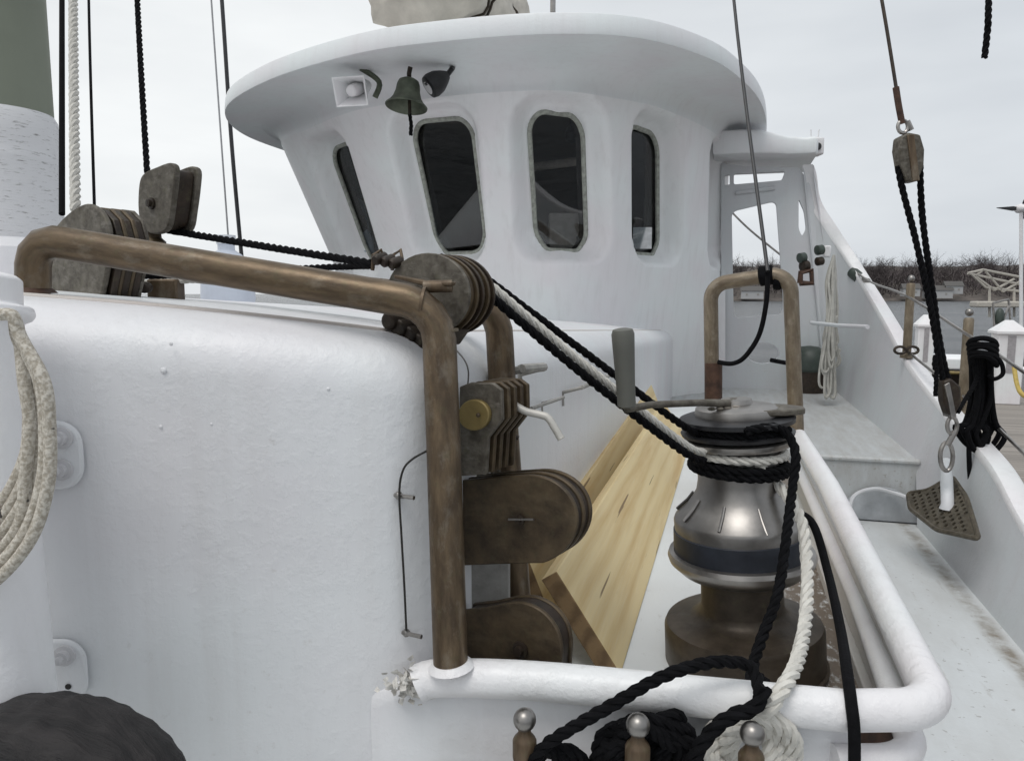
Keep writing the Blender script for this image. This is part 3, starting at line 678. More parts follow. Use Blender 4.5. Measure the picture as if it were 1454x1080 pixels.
for k in range(9):
    a = 2*pi*k/9+.2; rb = MB(); d = V((cos(a),sin(a),0)); pth = [wc+d*.1215+AX*wz(732), wc+d*.0995+AX*wz(716.5), wc+d*.0873+AX*wz(704.5)]; rb.tube(pth, .0030, 8); obj('rib', rb, STEEL, winch)
part('collar', [(.078,wz(634)),(.098,wz(630)),(.100,wz(627)),(.100,wz(622)),(.096,wz(620)),(.09,wz(619))], STEELD)
part('self_tailer', [(.085,wz(620)),(.104,wz(616)),(.106,wz(612)),(.088,wz(608)),(.088,wz(603)),(.106,wz(598)),(.107,wz(592)),(.100,wz(590)),(.06,wz(587))], BLACKP)
part('top_cap', [(.077,wz(590)),(.078,wz(585)),(.076,wz(578)),(.070,wz(576)),(.05,wz(574)),(.03,wz(572)),(.028,wz(566)),(.0,wz(565))], STEELD, sharp=30)
am = MB(); c0 = wc+AX*wz(584); R_ = V((cos(YW),sin(YW),0)); Fd = V((-sin(YW),cos(YW),0))
am.prism([c0+R_*x+Fd*y for x,y in ((.02,-.07),(.075,-.06),(.118,-.035),(.125,-.01),(.10,.02),(.05,.03),(.0,.0))], (0,0,.012)); obj('feeder_arm', am, GREYB, winch, bevel=.003)
ln = MB()
for k in range(9): ln.ball(c0+R_*(-.06+.016*k)+Fd*(-.045+.003*k)+V((0,0,.012)), .006, 8, (1.3,1,.6))
obj('ratchet_pads', ln, GREYB, winch)
# turns of rope on the drum
def wraps(name, label, z0, dz, turns, rr, r, mat, a0=0):
    p = [];
    for i in range(int(48*turns)+1):
        a = a0 + 2*pi*i/48; p.append(wc + V((cos(a),sin(a),0))*rr + AX*(z0+dz*i/48))
    return tag(obj(name, MB().rope(p, r), mat), label, 'rope')
wraps('rope_turns', 'white rope turns just under the steel collar of the winch', wz(640), -.001, 1.3, .087, .0085, WHITER)
wraps('rope_turns', 'black rope turns wrapped on the winch drum below the white turns', wz(653), -.012, 1.6, .088, .0088, BLACKR, 3.6)
wraps('rope_turns', 'black rope gripped in the black self tailing jaws of the winch', wz(607), 0, 1.0, .092, .0085, BLACKR, 2)
# handle
h = thing('hand_crank', 'winch crank with an upright dark grey grip, lying across the winch top', 'crank', D(885,575,wf))
zz = wz(573); hc = wc+AX*zz
gp = D(890,578,1.21)
m = MB(); m.tube([hc+R_*-.0, hc+(gp-hc)*.35+V((0,0,.004)), hc+(gp-hc)*.8+V((0,0,.003)), gp+V((0,0,-.003)), gp+V((0,0,.004))], [.0085,.0065,.006,.0065,.008], 14, sq=1.0); obj('arm', m, GREYB, h)
m = MB().lathe([(.001,-.014),(.014,-.012),(.018,-.004),(.018,.006),(.012,.010),(.001,.011)], hc, (0,0,1), 24); obj('hub', m, GREYB, h)
gt = D(884,466,1.20)
m = MB(); ax = (gt-gp).normalized(); L_ = (gt-gp).length
m.lathe([(.010,.0),(.0150,.003),(.0155,L_*.3),(.0178,L_*.75),(.0186,L_*.93),(.016,L_*.985),(.008,L_)], gp, ax, 28); obj('grip', m, GRIP, h)

# rope tails hanging from the winch
ropeobj('black_rope', [D(1060,612,1.30),D(1100,606,1.32),D(1122,622,1.32),D(1130,650,1.30),D(1125,695,1.27),D(1117,760,1.20),D(1105,840,1.14),D(1082,905,1.08),D(1068,950,1.03),D(1068,975,.965),D(1080,1000,.945),D(1072,962,.965),D(1085,968,.955),D(1088,990,.955),D(1072,1008,.95),D(1050,1018,.94),D(1030,1030,.94),D(1012,1056,.93),D(1000,1100,.92)], .0088, BLACKR, 'black rope tail looping down from the self tailer to the front rail')
ropeobj('black_rope', [D(1080,990,.875),D(1068,948,.915),D(1030,939,.912),D(985,945,.90),D(930,965,.89),D(870,1000,.88),D(810,1034,.88),D(770,1062,.885),D(750,1095,.885)], .0085, BLACKR, 'black rope arching left from the winch tail to the first belaying pin')
ropeobj('black_rope', [D(1086,975,.875),D(1072,1004,.865),D(1044,1014,.86),D(1018,1030,.86),D(990,1066,.86),D(975,1110,.86)], .0098, BLACKR, 'thick doubled black rope beside the white coil')
ropeobj('white_rope', [D(1080,662,1.33),D(1096,680,1.36),D(1118,705,1.33),D(1138,740,1.28),D(1145,790,1.22),D(1146,850,1.13),D(1140,905,1.03),D(1128,948,.94),D(1106,985,.885),D(1086,1010,.885),D(1060,1022,.90),D(1030,1050,.91)], .0105, WHITER, 'thick white twisted rope tail hanging from the winch to the white coil')
ropeobj('black_rope', [D(1085,668,1.38),D(1105,700,1.40),D(1130,725,1.38),D(1155,745,1.34),D(1175,810,1.27),D(1193,890,1.08),D(1203,955,.935),D(1209,1000,.885),D(1213,1040,.875),D(1213,1110,.87)], .0075, BLACKR, 'black line falling outside the white tail and over the front rail', kind3=False)

# ================================================================== BELAYING PINS AND COILS
def pin(px, py, f, label):
    c = D(px,py,f); t = thing('belaying_pin', label, 'belaying pin', c-V((0,0,.12)), 'belaying pins along the front rail')
    obj('ball_head', MB().ball(c, .0148, 28), STEEL, t)
    obj('shank', MB().lathe([(.008,-.012),(.0085,-.018),(.0135,-.024),(.0155,-.028),(.0155,-.05),(.0145,-.055),(.0145,-.13)], c, (0,0,1), 28), PIPE, t)
pin(745,1021,.90,'belaying pin with nothing wound round its neck, left of the three'); pin(906,1029,.862,'belaying pin buried in the heap of black rope'); pin(1068,1041,.845,'belaying pin in the middle of the white rope coil')
a = D(700,1110,.93); b = D(1130,1130,.93); e = (b-a).normalized(); rl = MB().box((a+b)/2+V((0,.02,-.03)), ((b-a).length/2+.1,.035,.012), e, V((-e.y,e.x,0))); tag(obj('pin_rail', rl, PIPE, bevel=.003), 'narrow bronze rail that carries the belaying pins', 'pin rail')
t = thing('rope_coil', 'heap of black rope hung over the middle belaying pin', 'rope coil', D(905,1110,.9))
for i in range(9):
    x0 = 862+random.uniform(-8,8)+ i*3; x1 = 960+random.uniform(-12,14); f0 = .90-.003*i; yt = 1022+ random.uniform(-8,12)
    p = [D(x0-14,1120,f0+.01), D(x0-12,1075,f0+.004), D(x0,1040+i*2,f0), D(906,yt+ (i%3)*8,f0-.012 if i%2 else f0+.02), D(x1,1022+i*5,f0), D(x1+14,1060,f0+.004), D(x1+26,1120,f0+.01)]
    if i == 8: p = [D(858,1060,.89), D(900,1048,.875), D(940,1020,.89), D(962,1015,.90), D(968,1030,.905), D(955,1060,.90)]
    obj('turn', MB().rope(crom(p,8), .0085), BLACKR, t)
for i in range(12):
    x0 = 868+i*8; f0 = .885+random.uniform(0,.02); p = [D(x0-20,1120,f0), D(x0-14+random.uniform(-4,4),1075,f0), D(x0,1040+abs(i-6)*2,f0), D(x0+16,1075,f0+.02), D(x0+22,1120,f0+.03)]; obj('turn', MB().rope(crom(p,8), .0085), BLACKR, t)
t = thing('rope_coil', 'small loop of black rope on the first belaying pin', 'rope coil', D(790,1110,.9))
for i in range(3): obj('turn', MB().rope(crom([D(752,1120,.91),D(768,1072-i*4,.905-.01*i),D(795,1062+i*8,.90),D(825,1075+i*8,.90),D(845,1120,.91)],8), .0085), BLACKR, t)
t = thing('rope_coil', 'coil of thick white twisted rope round the right belaying pin', 'rope coil', D(1068,1110,.9))
for i in range(5):
    rx = 28+i*9; f0 = .905 - .004*(i%2); p = [D(1066+rx*cos(radians(a))*1.0, 1062-(30+i*5)*sin(radians(a)), f0+.012*sin(radians(a*2+i*40))) for a in range(-60,245,18)]
    obj('turn', MB().rope(crom(p,5), .0105), WHITER, t)

# ================================================================== WHEELHOUSE
CP = [(-4.3,8.9,-4.1,8.9,-4.5,8.9),(-4.28,7.4,-4.08,7.7,-4.55,7.4),(-4.02,6.5,-3.82,6.95,-4.45,6.4),(-3.4,5.95,-3.3,6.45,-4.0,5.55),(-2.75,5.5,-2.75,6.08,-3.2,4.92),(-2.1,5.3,-2.12,5.75,-2.3,4.53),
      (-1.6,5.25,-1.65,5.62,-1.65,4.45),(-1.13,5.32,-1.17,5.6,-1.0,4.50),(-.82,5.58,-.82,5.88,-.5,4.72),(-.52,5.95,-.55,6.3,-.1,5.25),(-.27,6.5,-.27,6.8,.12,5.85),(-.1,7.0,-.1,7.15,.26,6.45),(0,7.6,0,7.65,.35,7.2),(.05,8.3,.05,8.3,.39,8.1),(.05,9.5,.05,9.5,.39,9.5)]
NU = 30
cT = crom([V((c[0],c[1],0)) for c in CP], NU); cB = crom([V((c[2],c[3],0)) for c in CP], NU); cR = crom([V((c[4],c[5],0)) for c in CP], NU)
ZB, ZT = .33, 1.27
def wall(i, z):
    w = (z-ZB)/(ZT-ZB); w = w if w > 0 else w*.6; return cB[i].lerp(cT[i], w) + V((0,0,z))
Sarc = [0]
for i in range(1,len(cT)): Sarc.append(Sarc[-1] + (wall(i,.8)-wall(i-1,.8)).length)
def at_s(arr_fn, s):
    import bisect
    j = min(max(bisect.bisect_right(Sarc, s)-1, 0), len(Sarc)-2); t_ = (s-Sarc[j])/(Sarc[j+1]-Sarc[j]); return arr_fn(j).lerp(arr_fn(j+1), t_)
def wallS(s, z): return at_s(lambda i: wall(i,z), s)
def wnorm(s, z):
    a = wallS(s-.02,z); b = wallS(s+.02,z); c = wallS(s,z+.03)-wallS(s,z-.03); n = (b-a).cross(c).normalized(); return n
def proj(p):
    r = p.x*cos(YW)+p.y*sin(YW); f = -p.x*sin(YW)+p.y*cos(YW); u = p.z*cos(PT)+f*sin(PT); d = f*cos(PT)-p.z*sin(PT); return 727+F*r/d, 540-F*u/d
def s_for(px, z):
    best = None
    for i in range(40,len(cT)-20):
        p = proj(wall(i,z))
        if abs(p[0]-px) < 6 and (best is None or abs(p[0]-px) < best[0]): best = (abs(p[0]-px), Sarc[i])
    return best[1]
# window centres on the wall (arc length), half widths
WINS = [(s_for(489,.76),.265,.72,.47),(s_for(621,.78),.285,.75,.47),(s_for(803,.78),.285,.77,.475),(s_for(938,.78),.25,.77,.47)]
WINS.append((WINS[3][0]+1.22,.24,.77,.47))
print('win s', [round(w[0],2) for w in WINS], [tuple(round(v) for v in proj(wallS(w[0]+k,z))) for w in WINS for k,z in ((-w[1],.3),(w[1],.3),(-w[1],1.3),(w[1],1.3))])
def sdr(x, y, hx, hy, r):
    qx = abs(x)-hx+r; qy = abs(y)-hy+r; return sqrt(max(qx,0)**2+max(qy,0)**2)+min(max(qx,qy),0)-r
def recess(s, z):
    d = 0
    for ws, hw, wz_, hh in WINS:
        if abs(s-ws) > .6: continue
        o = -sdr(s-ws, z-(wz_+.035), hw+.12, hh+.115, .24)
        t_ = min(1,max(0,(o-.004)/.092)); t_ = t_*t_*(3-2*t_)*.2+t_*.8; d = max(d, .185*t_)
    return d
def hole(s, z):
    return min((sdr(s-ws, z-wz_, hw, hh, .15) for ws,hw,wz_,hh in WINS if abs(s-ws) < .6), default=9)
STEP = .0225; smin = Sarc[0]; smax = Sarc[-1]; ns = int((smax-smin)/STEP)
zs = [-1.05,-.6,-.3,0,.15]; z_ = .20
while z_ < 1.40: zs.append(z_); z_ += STEP
grid = []; keep = []
sds = []
for z in zs:
    row = []; sr = []
    for i in range(ns+1):
        s = smin + STEP*i; zz = z; h_ = hole(s,z)
        if abs(h_) < STEP*.62:
            e = .001; gx = (hole(s+e,z)-hole(s-e,z))/(2*e); gz = (hole(s,z+e)-hole(s,z-e))/(2*e); s2 = s-h_*gx; zz = z-h_*gz; h_ = 0.0
        else: s2 = s
        s2 = min(max(s2,smin+.021),smax-.021); p = wallS(s2,zz); r_ = recess(s2,zz)
        if r_ > 0: p = p - wnorm(s2,zz)*r_
        row.append(p); sr.append(h_)
    grid.append(row); sds.append(sr)
wm = MB(); nb = ns+1; wm.v = [p for r in grid for p in r]
for i in range(len(zs)-1):
    for j in range(ns):
        if max(sds[i][j],sds[i][j+1],sds[i+1][j],sds[i+1][j+1]) <= 1e-6: continue
        wm.f.append((i*nb+j,i*nb+j+1,(i+1)*nb+j+1,(i+1)*nb+j))
lin = MB(); lin.v = []
for zi,row in zip(zs,grid):
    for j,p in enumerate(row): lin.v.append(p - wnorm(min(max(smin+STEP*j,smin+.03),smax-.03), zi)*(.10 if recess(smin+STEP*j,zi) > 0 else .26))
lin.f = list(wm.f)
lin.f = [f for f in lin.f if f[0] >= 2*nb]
wh = thing('wheelhouse', 'white rounded wheelhouse with tall round cornered windows under a wide overhanging roof', 'wheelhouse', V((-1.95,7,-.94)))
o = obj('wall', wm, PAINT2, wh, sharp=70)
obj('shade_lining', lin, m_simple('interior_shade_brown', (.055,.045,.04), .7), wh, sharp=70)  # dark sheet added inside the wall so the interior reads as shaded
# fillet, underside, rim and roof top
zs0 = zs[-1]; rows = [[p.copy() for p in grid[-1]]]
wr0 = grid[-1]; RIM = []
for i in range(ns+1):
    s = smin+STEP*i; s = min(max(s,smin),smax); RIM.append(at_s(lambda k: cR[k].copy(), s))
for k in range(1,10):
    a = radians(90*k/9); row = []
    for p,q in zip(wr0,RIM):
        d = V((q.x-p.x,q.y-p.y,0)); L_ = d.length; R_f = min(.20,L_*.5); d.normalize(); row.append(V((p.x,p.y,0)) + d*R_f*(1-cos(a)) + V((0,0,zs0+(.145)*sin(a))))
    rows.append(row)
zu = zs0+.145
for w_, zz in ((.45,zu-.004),(.7,zu-.012),(.9,zu-.022),(.985,zu-.028),(1.0,zu-.028),(1.003,zu-.02),(1.0,zu+.03),(.99,zu+.075),(.98,zu+.096),(.96,zu+.104)):
    rows.append([V((p.x,p.y,0)).lerp(V((q.x,q.y,0)),w_)+V((0,0,zz)) for p,q in zip(wr0,RIM)])
for w_ in (.9,.7,.4,.15,0.0):
    rows.append([V((-2.0,max(q.y,6.8),0)).lerp(V((q.x,q.y,0)),w_)+V((0,0,zu+.10+.20*(1-w_*w_))) for q in RIM])
rm = MB().sheet(rows); obj('roof', rm, ROOFM, wh, sharp=32)
GSK = m_simple('old_window_gasket',(.34,.35,.31),.7,0,.3,30,.3)
# windows
for wi,(ws,hw,wz_,hh) in enumerate(WINS):
    out = rrect(0,0,hw,hh,.15,7); ring = []
    for a,b in out: s = min(max(ws+a,smin+.03),smax-.03); ring.append(wallS(s,wz_+b) - wnorm(s,wz_+b)*(recess(s,wz_+b)+.004))
    fr = MB(); fr.tube(ring, .019, 8, closed=True); f_ = obj('window', fr, GSK, wh)
    cc = V((0,0,0))
    for p in ring: cc += p
    cc /= len(ring); nn = wnorm(ws,wz_); q4 = [sum((ring[k] for k in range(a0,a0+7)), V((0,0,0)))/7 for a0 in (1,9,17,25)]   # mean of each rounded corner
    pn = (q4[0]-q4[1]+q4[3]-q4[2]).cross(q4[0]-q4[3]+q4[1]-q4[2]).normalized(); pn = pn if pn.dot(nn) > 0 else -pn
    po_ = cc - pn*.022; flat = [p - pn*((p-po_).dot(pn)) for p in ring]; flat = [cc-pn*.022+(p-(cc-pn*.022))*1.03 for p in flat]
    g = MB(); g.prism(flat, -pn*.006)
    rv = MB(); rv.sheet([[p for p in ring+ring[:1]], [p for p in flat+flat[:1]]]); obj('rebate', rv, GSK, f_)
    obj('pane', g, GLASS, f_, smooth=False)
# inside
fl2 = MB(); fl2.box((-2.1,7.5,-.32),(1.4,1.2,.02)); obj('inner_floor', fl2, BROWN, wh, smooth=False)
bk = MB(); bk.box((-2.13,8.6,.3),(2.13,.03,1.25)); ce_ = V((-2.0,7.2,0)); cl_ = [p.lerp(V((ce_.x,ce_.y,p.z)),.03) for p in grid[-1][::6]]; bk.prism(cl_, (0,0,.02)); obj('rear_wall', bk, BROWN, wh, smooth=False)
cn = MB(); cn.box(D(805,400,6.5)+V((0,0,-.1)),(.55,.22,.36)); obj('console', cn, BROWN, wh, bevel=.02)
def inside(name, label, cat, mb, mat, **k): return tag(obj(name, mb, mat, **k), label, cat)
inside('grab_pole', 'pale wooden pole seen through the widest front window', 'pole', MB().tube([D(735,240,6.3),D(822,229,6.1)], .036, 12), BEIGE)
inside('panel_box', 'beige box low inside the front window right of centre', 'box', MB().box(D(812,330,6.2), (.19,.06,.15), R_, Fd), m_simple('tan_panel',(.62,.54,.48),.6), bevel=.01)
inside('hanging_lamp', 'small black fitting hanging inside the front window right of centre', 'lamp', MB().lathe([(.01,-.02),(.05,0),(.06,.06),(.03,.12),(.012,.14),(.012,.3)], D(812,200,6.3), (0,0,1), 20), BLACKP)
m = MB(); m.prism([onP(x,y,D(510,320,7.3),Fd) for x,y in ((494,285),(504,278),(514,284),(530,345),(532,400),(505,400))], Fd*.12)
inside('helm_chair', 'pale blue grey high backed chair inside the far left window', 'chair', m, m_simple('blue_grey_vinyl',(.42,.47,.52),.5), bevel=.03)
inside('paper_notice', 'white paper notice leaning in the narrow right hand window', 'paper', MB().box(D(912,338,6.45), (.08,.004,.09), R_, Fd), m_simple('white_paper',(.8,.8,.8),.8))
# wing: transverse bulkhead with openings, sloping outer edge
YB = 7.65
def b2(px,py): p = onY(px,py,YB); return (p.x,p.z)
def plate_holes(outer, holes, thick, org, ex, ey):
    cu = bpy.data.curves.new('c','CURVE'); cu.dimensions = '2D'; cu.fill_mode = 'BOTH'; cu.extrude = thick/2
    for poly in [outer]+holes:
        sp = cu.splines.new('POLY'); sp.points.add(len(poly)-1); sp.use_cyclic_u = True
        for pt,(x,y) in zip(sp.points,poly): pt.co = (x,y,0,1)
    o = bpy.data.objects.new('tmp',cu); COL.objects.link(o); dg = bpy.context.evaluated_depsgraph_get(); dg.update()
    me = bpy.data.meshes.new_from_object(o.evaluated_get(dg)); ez = V(ex).cross(V(ey)); mb = MB()
    mb.v = [V(org)+V(ex)*v.co.x+V(ey)*v.co.y+ez*v.co.z for v in me.vertices]; mb.f = [tuple(p.vertices) for p in me.polygons]
    bpy.data.objects.remove(o); bpy.data.meshes.remove(me); return mb
def rnd(pts, r, seg=5): # rounded polygon
    P = [V((x,y,0)) for x,y in pts]; o = []
    n = len(P)
    for i in range(n):
        a = (P[i-1]-P[i]); b = (P[(i+1)%n]-P[i]); d = min(r,a.length*.45,b.length*.45); p = P[i]+a.normalized()*d; q = P[i]+b.normalized()*d
        for k in range(seg+1): t = k/seg; v = p*(1-t)**2+P[i]*2*t*(1-t)+q*t*t; o.append((v.x,v.y))
    return o
outer = [b2(*p) for p in ((1024,600),(1024,232),(1060,236),(1135,238),(1150,262),(1158,300),(1190,352),(1222,400),(1232,425),(1232,600))]
win = rnd([b2(*p) for p in ((1039,300),(1102,285),(1112,420),(1112,446),(1042,452))], .06)
slot = rnd([b2(*p) for p in ((1042,247),(1115,243),(1110,256),(1042,262))], .02)
slot0 = rnd([b2(*p) for p in ((1029,249),(1036,248),(1036,262),(1029,263))], .01)
slot2 = rnd([b2(*p) for p in ((1134,282),(1142,300),(1145,325),(1139,336),(1134,325))], .03)
pc_ = b2(1083,501); port = [(pc_[0]+.155*cos(a/16*pi), pc_[1]+.105*sin(a/16*pi)) for a in range(32)]
bm = plate_holes(outer, [win,slot,slot0,slot2,port], .06, (0,YB+.03,0), (1,0,0), (0,0,1))
obj('wing_bulkhead', bm, PAINTG, wh, smooth=False, bevel=.012)
rib = MB(); rib.tube([onY(1045,274,YB-.01), onY(1100,267,YB-.01)], .02, 8); obj('stiffener', rib, PAINTG, wh)
jb = MB().box(onY(1020,450,YB-.3)+V((0,0,0)), (.04,.05,.55)); 
jb = MB(); jb.prism([onY(x,y,YB-.08) for x,y in ((1018,408),(1030,406),(1030,512),(1022,520))], (0,.05,0)); obj('door_edge', jb, PAINTW, wh)
# little wing roof
wr_ = MB(); zr = onY(1150,215,7.2).z
rt = []; 
WRP = [(-.1,7.28),(.15,7.28),(.30,7.30),(.42,7.34),(.56,7.42),(.72,7.44),(.80,7.42),(.83,7.55),(.84,8.6),(-.1,8.6)]
rows = []
for w_,z_a in ((0,1.25),(.93,1.25),(.985,1.258),(1.0,1.275),(1.0,1.0),(.985,1.0),(.95,1.0),(0,1.0)):
    rows.append([])
    for x,y in WRP+WRP[:1]:
        zt_3 = 1.47 - .07*min(1,max(0,(x-.25)/.4)); zz3 = z_a if z_a > 1.1 else zt_3 - (.03 if w_ == 1.0 else (.01 if w_ > .97 else 0))
        cx_, cy_ = .3, 7.9; rows[-1].append(V((cx_+(x-cx_)*w_, cy_+(y-cy_)*w_, zz3)))
wr_.sheet(rows); obj('wing_roof', wr_, ROOFM, wh, sharp=40)
t = thing('camera_housing', 'small white fixture with a dark round eye at the tip of the wing roof', 'light', D(1157,210,7.3))
p = D(1156,209,7.3); obj('housing', MB().box(p, (.07,.07,.08), R_, Fd), PAINTW, t, bevel=.015); obj('lens', MB().lathe([(.035,0),(.035,.02),(.02,.022)], p-Fd*.07+V((.0,0,-.01)), -Fd, 20), BLACKP, t)
for dx in (-.03,.03): obj('prong', MB().tube([p+R_*dx+V((0,0,.07)), p+R_*dx*1.3+V((0,0,.16))], .006, 6), PAINTW, t)
# bell, loudhailer and searchlight under the roof edge
t = thing('bell', 'green bronze bell hanging under the roof edge with a short rope below', 'bell', D(582,150,5.25))
c = D(581,112,5.25); m = MB().lathe([(.012,.0),(.045,-.004),(.068,-.018),(.078,-.045),(.083,-.09),(.096,-.13),(.116,-.162),(.143,-.188),(.141,-.195),(.11,-.165),(.08,-.10),(.06,-.03),(.0,-.02)], c, (.06,.16,1), 40); obj('body', m, BELL, t)
obj('crown', MB().tube([c, c+V((0,0,.035)), c+V((0.01,0,.075))], .016, 10), DARKB, t); obj('clapper', MB().tube([c-V((0,0,.03)), c-V((-.0,0,.24))], .012, 8), DARKB, t)
obj('bell_rope', MB().rope([c-V((0,0,.23)), c-V((-.01,0,.30)), c-V((-.005,0,.37))], .014), BLACKR, t)
t = thing('loudhailer', 'square white horn loudspeaker under the roof edge left of the bell', 'loudspeaker', D(510,150,5.35))
a = D(497,130,5.2); b = D(522,121,5.5); ax = (b-a).normalized(); sx_ = ax.cross(V((0,0,1))).normalized(); uz = sx_.cross(ax)
m = MB(); rings = []
for d_,h_ in ((.0,.115),(.0,.108),(.08,.07),(.16,.04)): rings.append([a+ax*d_+sx_*h_*x+uz*h_*.82*y for x,y in ((-1,-1),(1,-1),(1,1),(-1,1),(-1,-1))])
m.sheet(rings); rr_ = [];
for d_,h_ in ((.0,.115),(.08,.085),(.20,.045)): rr_.append([a+ax*d_+sx_*h_*x+uz*h_*.82*y for x,y in ((-1,-1),(1,-1),(1,1),(-1,1),(-1,-1))])
m.sheet(rr_); obj('horn', m, PAINT2, t, bevel=.006); obj('driver', MB().lathe([(.025,-.01),(.036,0),(.044,.08),(.05,.24),(.04,.28)], a+ax*.02, ax, 24), PAINTW, t)
obj('bracket', MB().tube(crom([a+ax*.25+uz*.12, a+ax*.3+uz*.02+sx_*.1, a+ax*.28-uz*.08+sx_*.06],5), .02, 8), BELL, t)
t = thing('searchlight', 'small black lamp under the roof edge right of the bell', 'lamp', D(625,125,5.25))
a = D(614,121,5.25); b = D(640,103,5.3); ax = (b-a).normalized(); m = MB().lathe([(.045,-.035),(.075,-.03),(.082,0),(.075,.05),(.05,.10),(.03,.13)], a, ax, 28); obj('shade', m, BLACKP, t)
obj('lens', MB().lathe([(.04,0),(.045,.006),(.001,.012)], a-ax*.034, -ax, 24), PAINTW, t); obj('visor', MB().prism([D(602,119,5.2),D(620,105,5.2),D(624,110,5.2),D(606,121,5.2)], Fd*.1), BLACKP, t)
obj('bracket', MB().tube([b-ax*.03, D(641,99,5.3), D(643,96,5.35)], .018, 8), BLACKP, t)
# furled sail on the boom above the roof
m = MB(); rows = []
for i in range(70):
    t_ = i/69; y = 4.75 + t_*3.6; cx = -1.98+ .42*t_; rad = .31*(1-.35*t_)*(1+.05*sin(i*.7)+.05*sin(i*.37+1)) * (.02,.5,.75,.9)[min(i,3)] if i < 3 else .31*(1-.35*t_)*(1+.05*sin(i*.7)+.05*sin(i*.37+1))
    row = []
    for k in range(40):
        a = 2*pi*k/39; w = 1 + .09*sin(3*a+i*.22) + .06*sin(7*a-i*.15+sin(i*.2)) + .03*sin(13*a+i*.5)
        row.append(V((cx + cos(a)*rad*w*1.45, y, 2.05 - .08*t_ + sin(a)*rad*w*.95)))
    rows.append(row)
m.sheet(rows); sl = thing('furled_sail', 'grey beige folded sail lashed to its boom above the wheelhouse roof', 'sail', V((-2,4.7,1.8))); obj('cloth', m, CANVAS, sl, sharp=80)
for ri in (6,7,15,26): obj('lashing', MB().tube([p+(p-V((-1.9,p.y,2.05))).normalized()*.008 for p in rows[ri][:-1]], .010, 6, closed=True), DARKB, sl)
obj('boom', MB().tube([(-1.98,5.2,2.05),(-1.6,9,2.0)], .09, 14), PAINT2, sl)
p = D(785,22,5.2); m = MB().tube([p-V((0,0,.1)), p+V((0,0,.12))], .018, 8); m.tube([p+V((0.0,0,0)), p+V((-.01,0,.5))], .006, 6); tag(obj('antenna', m, STEELD), 'tiny antenna stub on top of the wheelhouse roof', 'antenna')

# ================================================================== PALE HOOP AT THE END OF THE COAMING
t = thing('pipe_hoop', 'pale brown pipe hoop beyond the winch with black lashing on top', 'pipe hoop', D(1070,618,2.7))
q0_ = D(1014,660,2.75); q0_.z = -.735
hp = fillet([q0_, D(1009,404,2.75), D(1122,386,2.62), D(1131,622,2.62)], .065, 10); obj('tube', MB().tube(hp, .0262, 22), PIPE2T, t)
obj('sleeve', MB().tube([D(1013,515,2.74), D(1013,580,2.74)], .032, 20), RUST, t)
m = MB().lathe([(.0275,-.025),(.036,-.02),(.036,.02),(.0275,.025)], D(1088,391,2.66), (D(1100,389,2.65)-D(1080,392,2.67)).normalized(), 18); m.lathe([(.0275,-.015),(.034,-.01),(.034,.01),(.0275,.015)], D(1104,398,2.65), (.9,-.1,0), 16)
tag(obj('lashing', m, BLACKR), 'black lashing wound round the top of the pale hoop', 'lashing')
ropeobj('black_rope', [D(1090,392,2.6),D(1088,430,2.6),D(1078,475,2.62),D(1058,506,2.64),D(1040,516,2.66),D(1020,514,2.70)], .0085, BLACKR, 'thin black cord drooping inside the pale hoop', kind3=False)
ropeobj('black_rope', [D(1094,511,5.5),D(1110,514,5.5),D(1128,517,5.5)], .016, BLACKR, 'short black cord end beyond the right leg of the pale hoop', kind3=False)
# ================================================================== BULWARK
bw = thing('bulwark', 'tall grey white bulwark with a bright cap rail sweeping up to the wheelhouse wing', 'bulwark', V((1.15,4,-1.3)))
top = [onY(1140,236,7.62), onY(1144,250,7.64), onY(1150,285,7.66), onY(1170,318,7.62), onY(1196,358,7.55), onX(1222,400,1.2), onX(1255,457,1.2), onX(1290,520,1.2), onX(1350,598,1.2), onX(1405,663,1.2), onX(1454,752,1.2)]
dirn = (top[-1]-top[-2]); top.append(top[-1]+dirn*1.2+V((0,0,.1))); top.append(top[-1]+dirn*1.5+V((0,0,.3)))
tp = crom(top, 8); rows = []
for k in range(9):
    w = k/8; row = []
    for p in tp:
        zb_ = ZR if p.y > 4.57 else ZD; b = V((1.10 if p.y<7.0 else 1.10+(0), p.y, zb_-.02))
        if p.y > 7.3: b.x = min(1.10, max(p.x,.9)+.1)
        q = b.lerp(p,w); row.append(q)
    rows.append(row)
obj('inner_face', MB().sheet(rows), PAINTG, bw, sharp=60)
cap = MB(); L2 = []; 
for i,p in enumerate(tp):
    up_ = V((0,0,1)); L2.append([p+V((-.004,0,-.03)), p+V((-.006,0,.0)), p+V((.004,0,.014)), p+V((.085,.0,.014)), p+V((.097,0,.0)), p+V((.095,0,-.06))])
cap.sheet(L2); obj('cap_rail', cap, PAINTW, bw, sharp=50)
hl = MB().sheet([[p+V((.09,0,-.05)), V((1.30,p.y,-1.6)), V((1.25,p.y,WZ-.3))] for p in tp]); obj('hull_side', hl, PAINT, bw)
rr = MB().tube([onX(1148,456,1.10) if False else D(1152,458,6.3), D(1190,462,5.9), D(1232,464,5.4)], .016, 12); tag(obj('half_round_rail', rr, PAINTG), 'short white horizontal rod on the bulwark below the little blocks', 'rod')
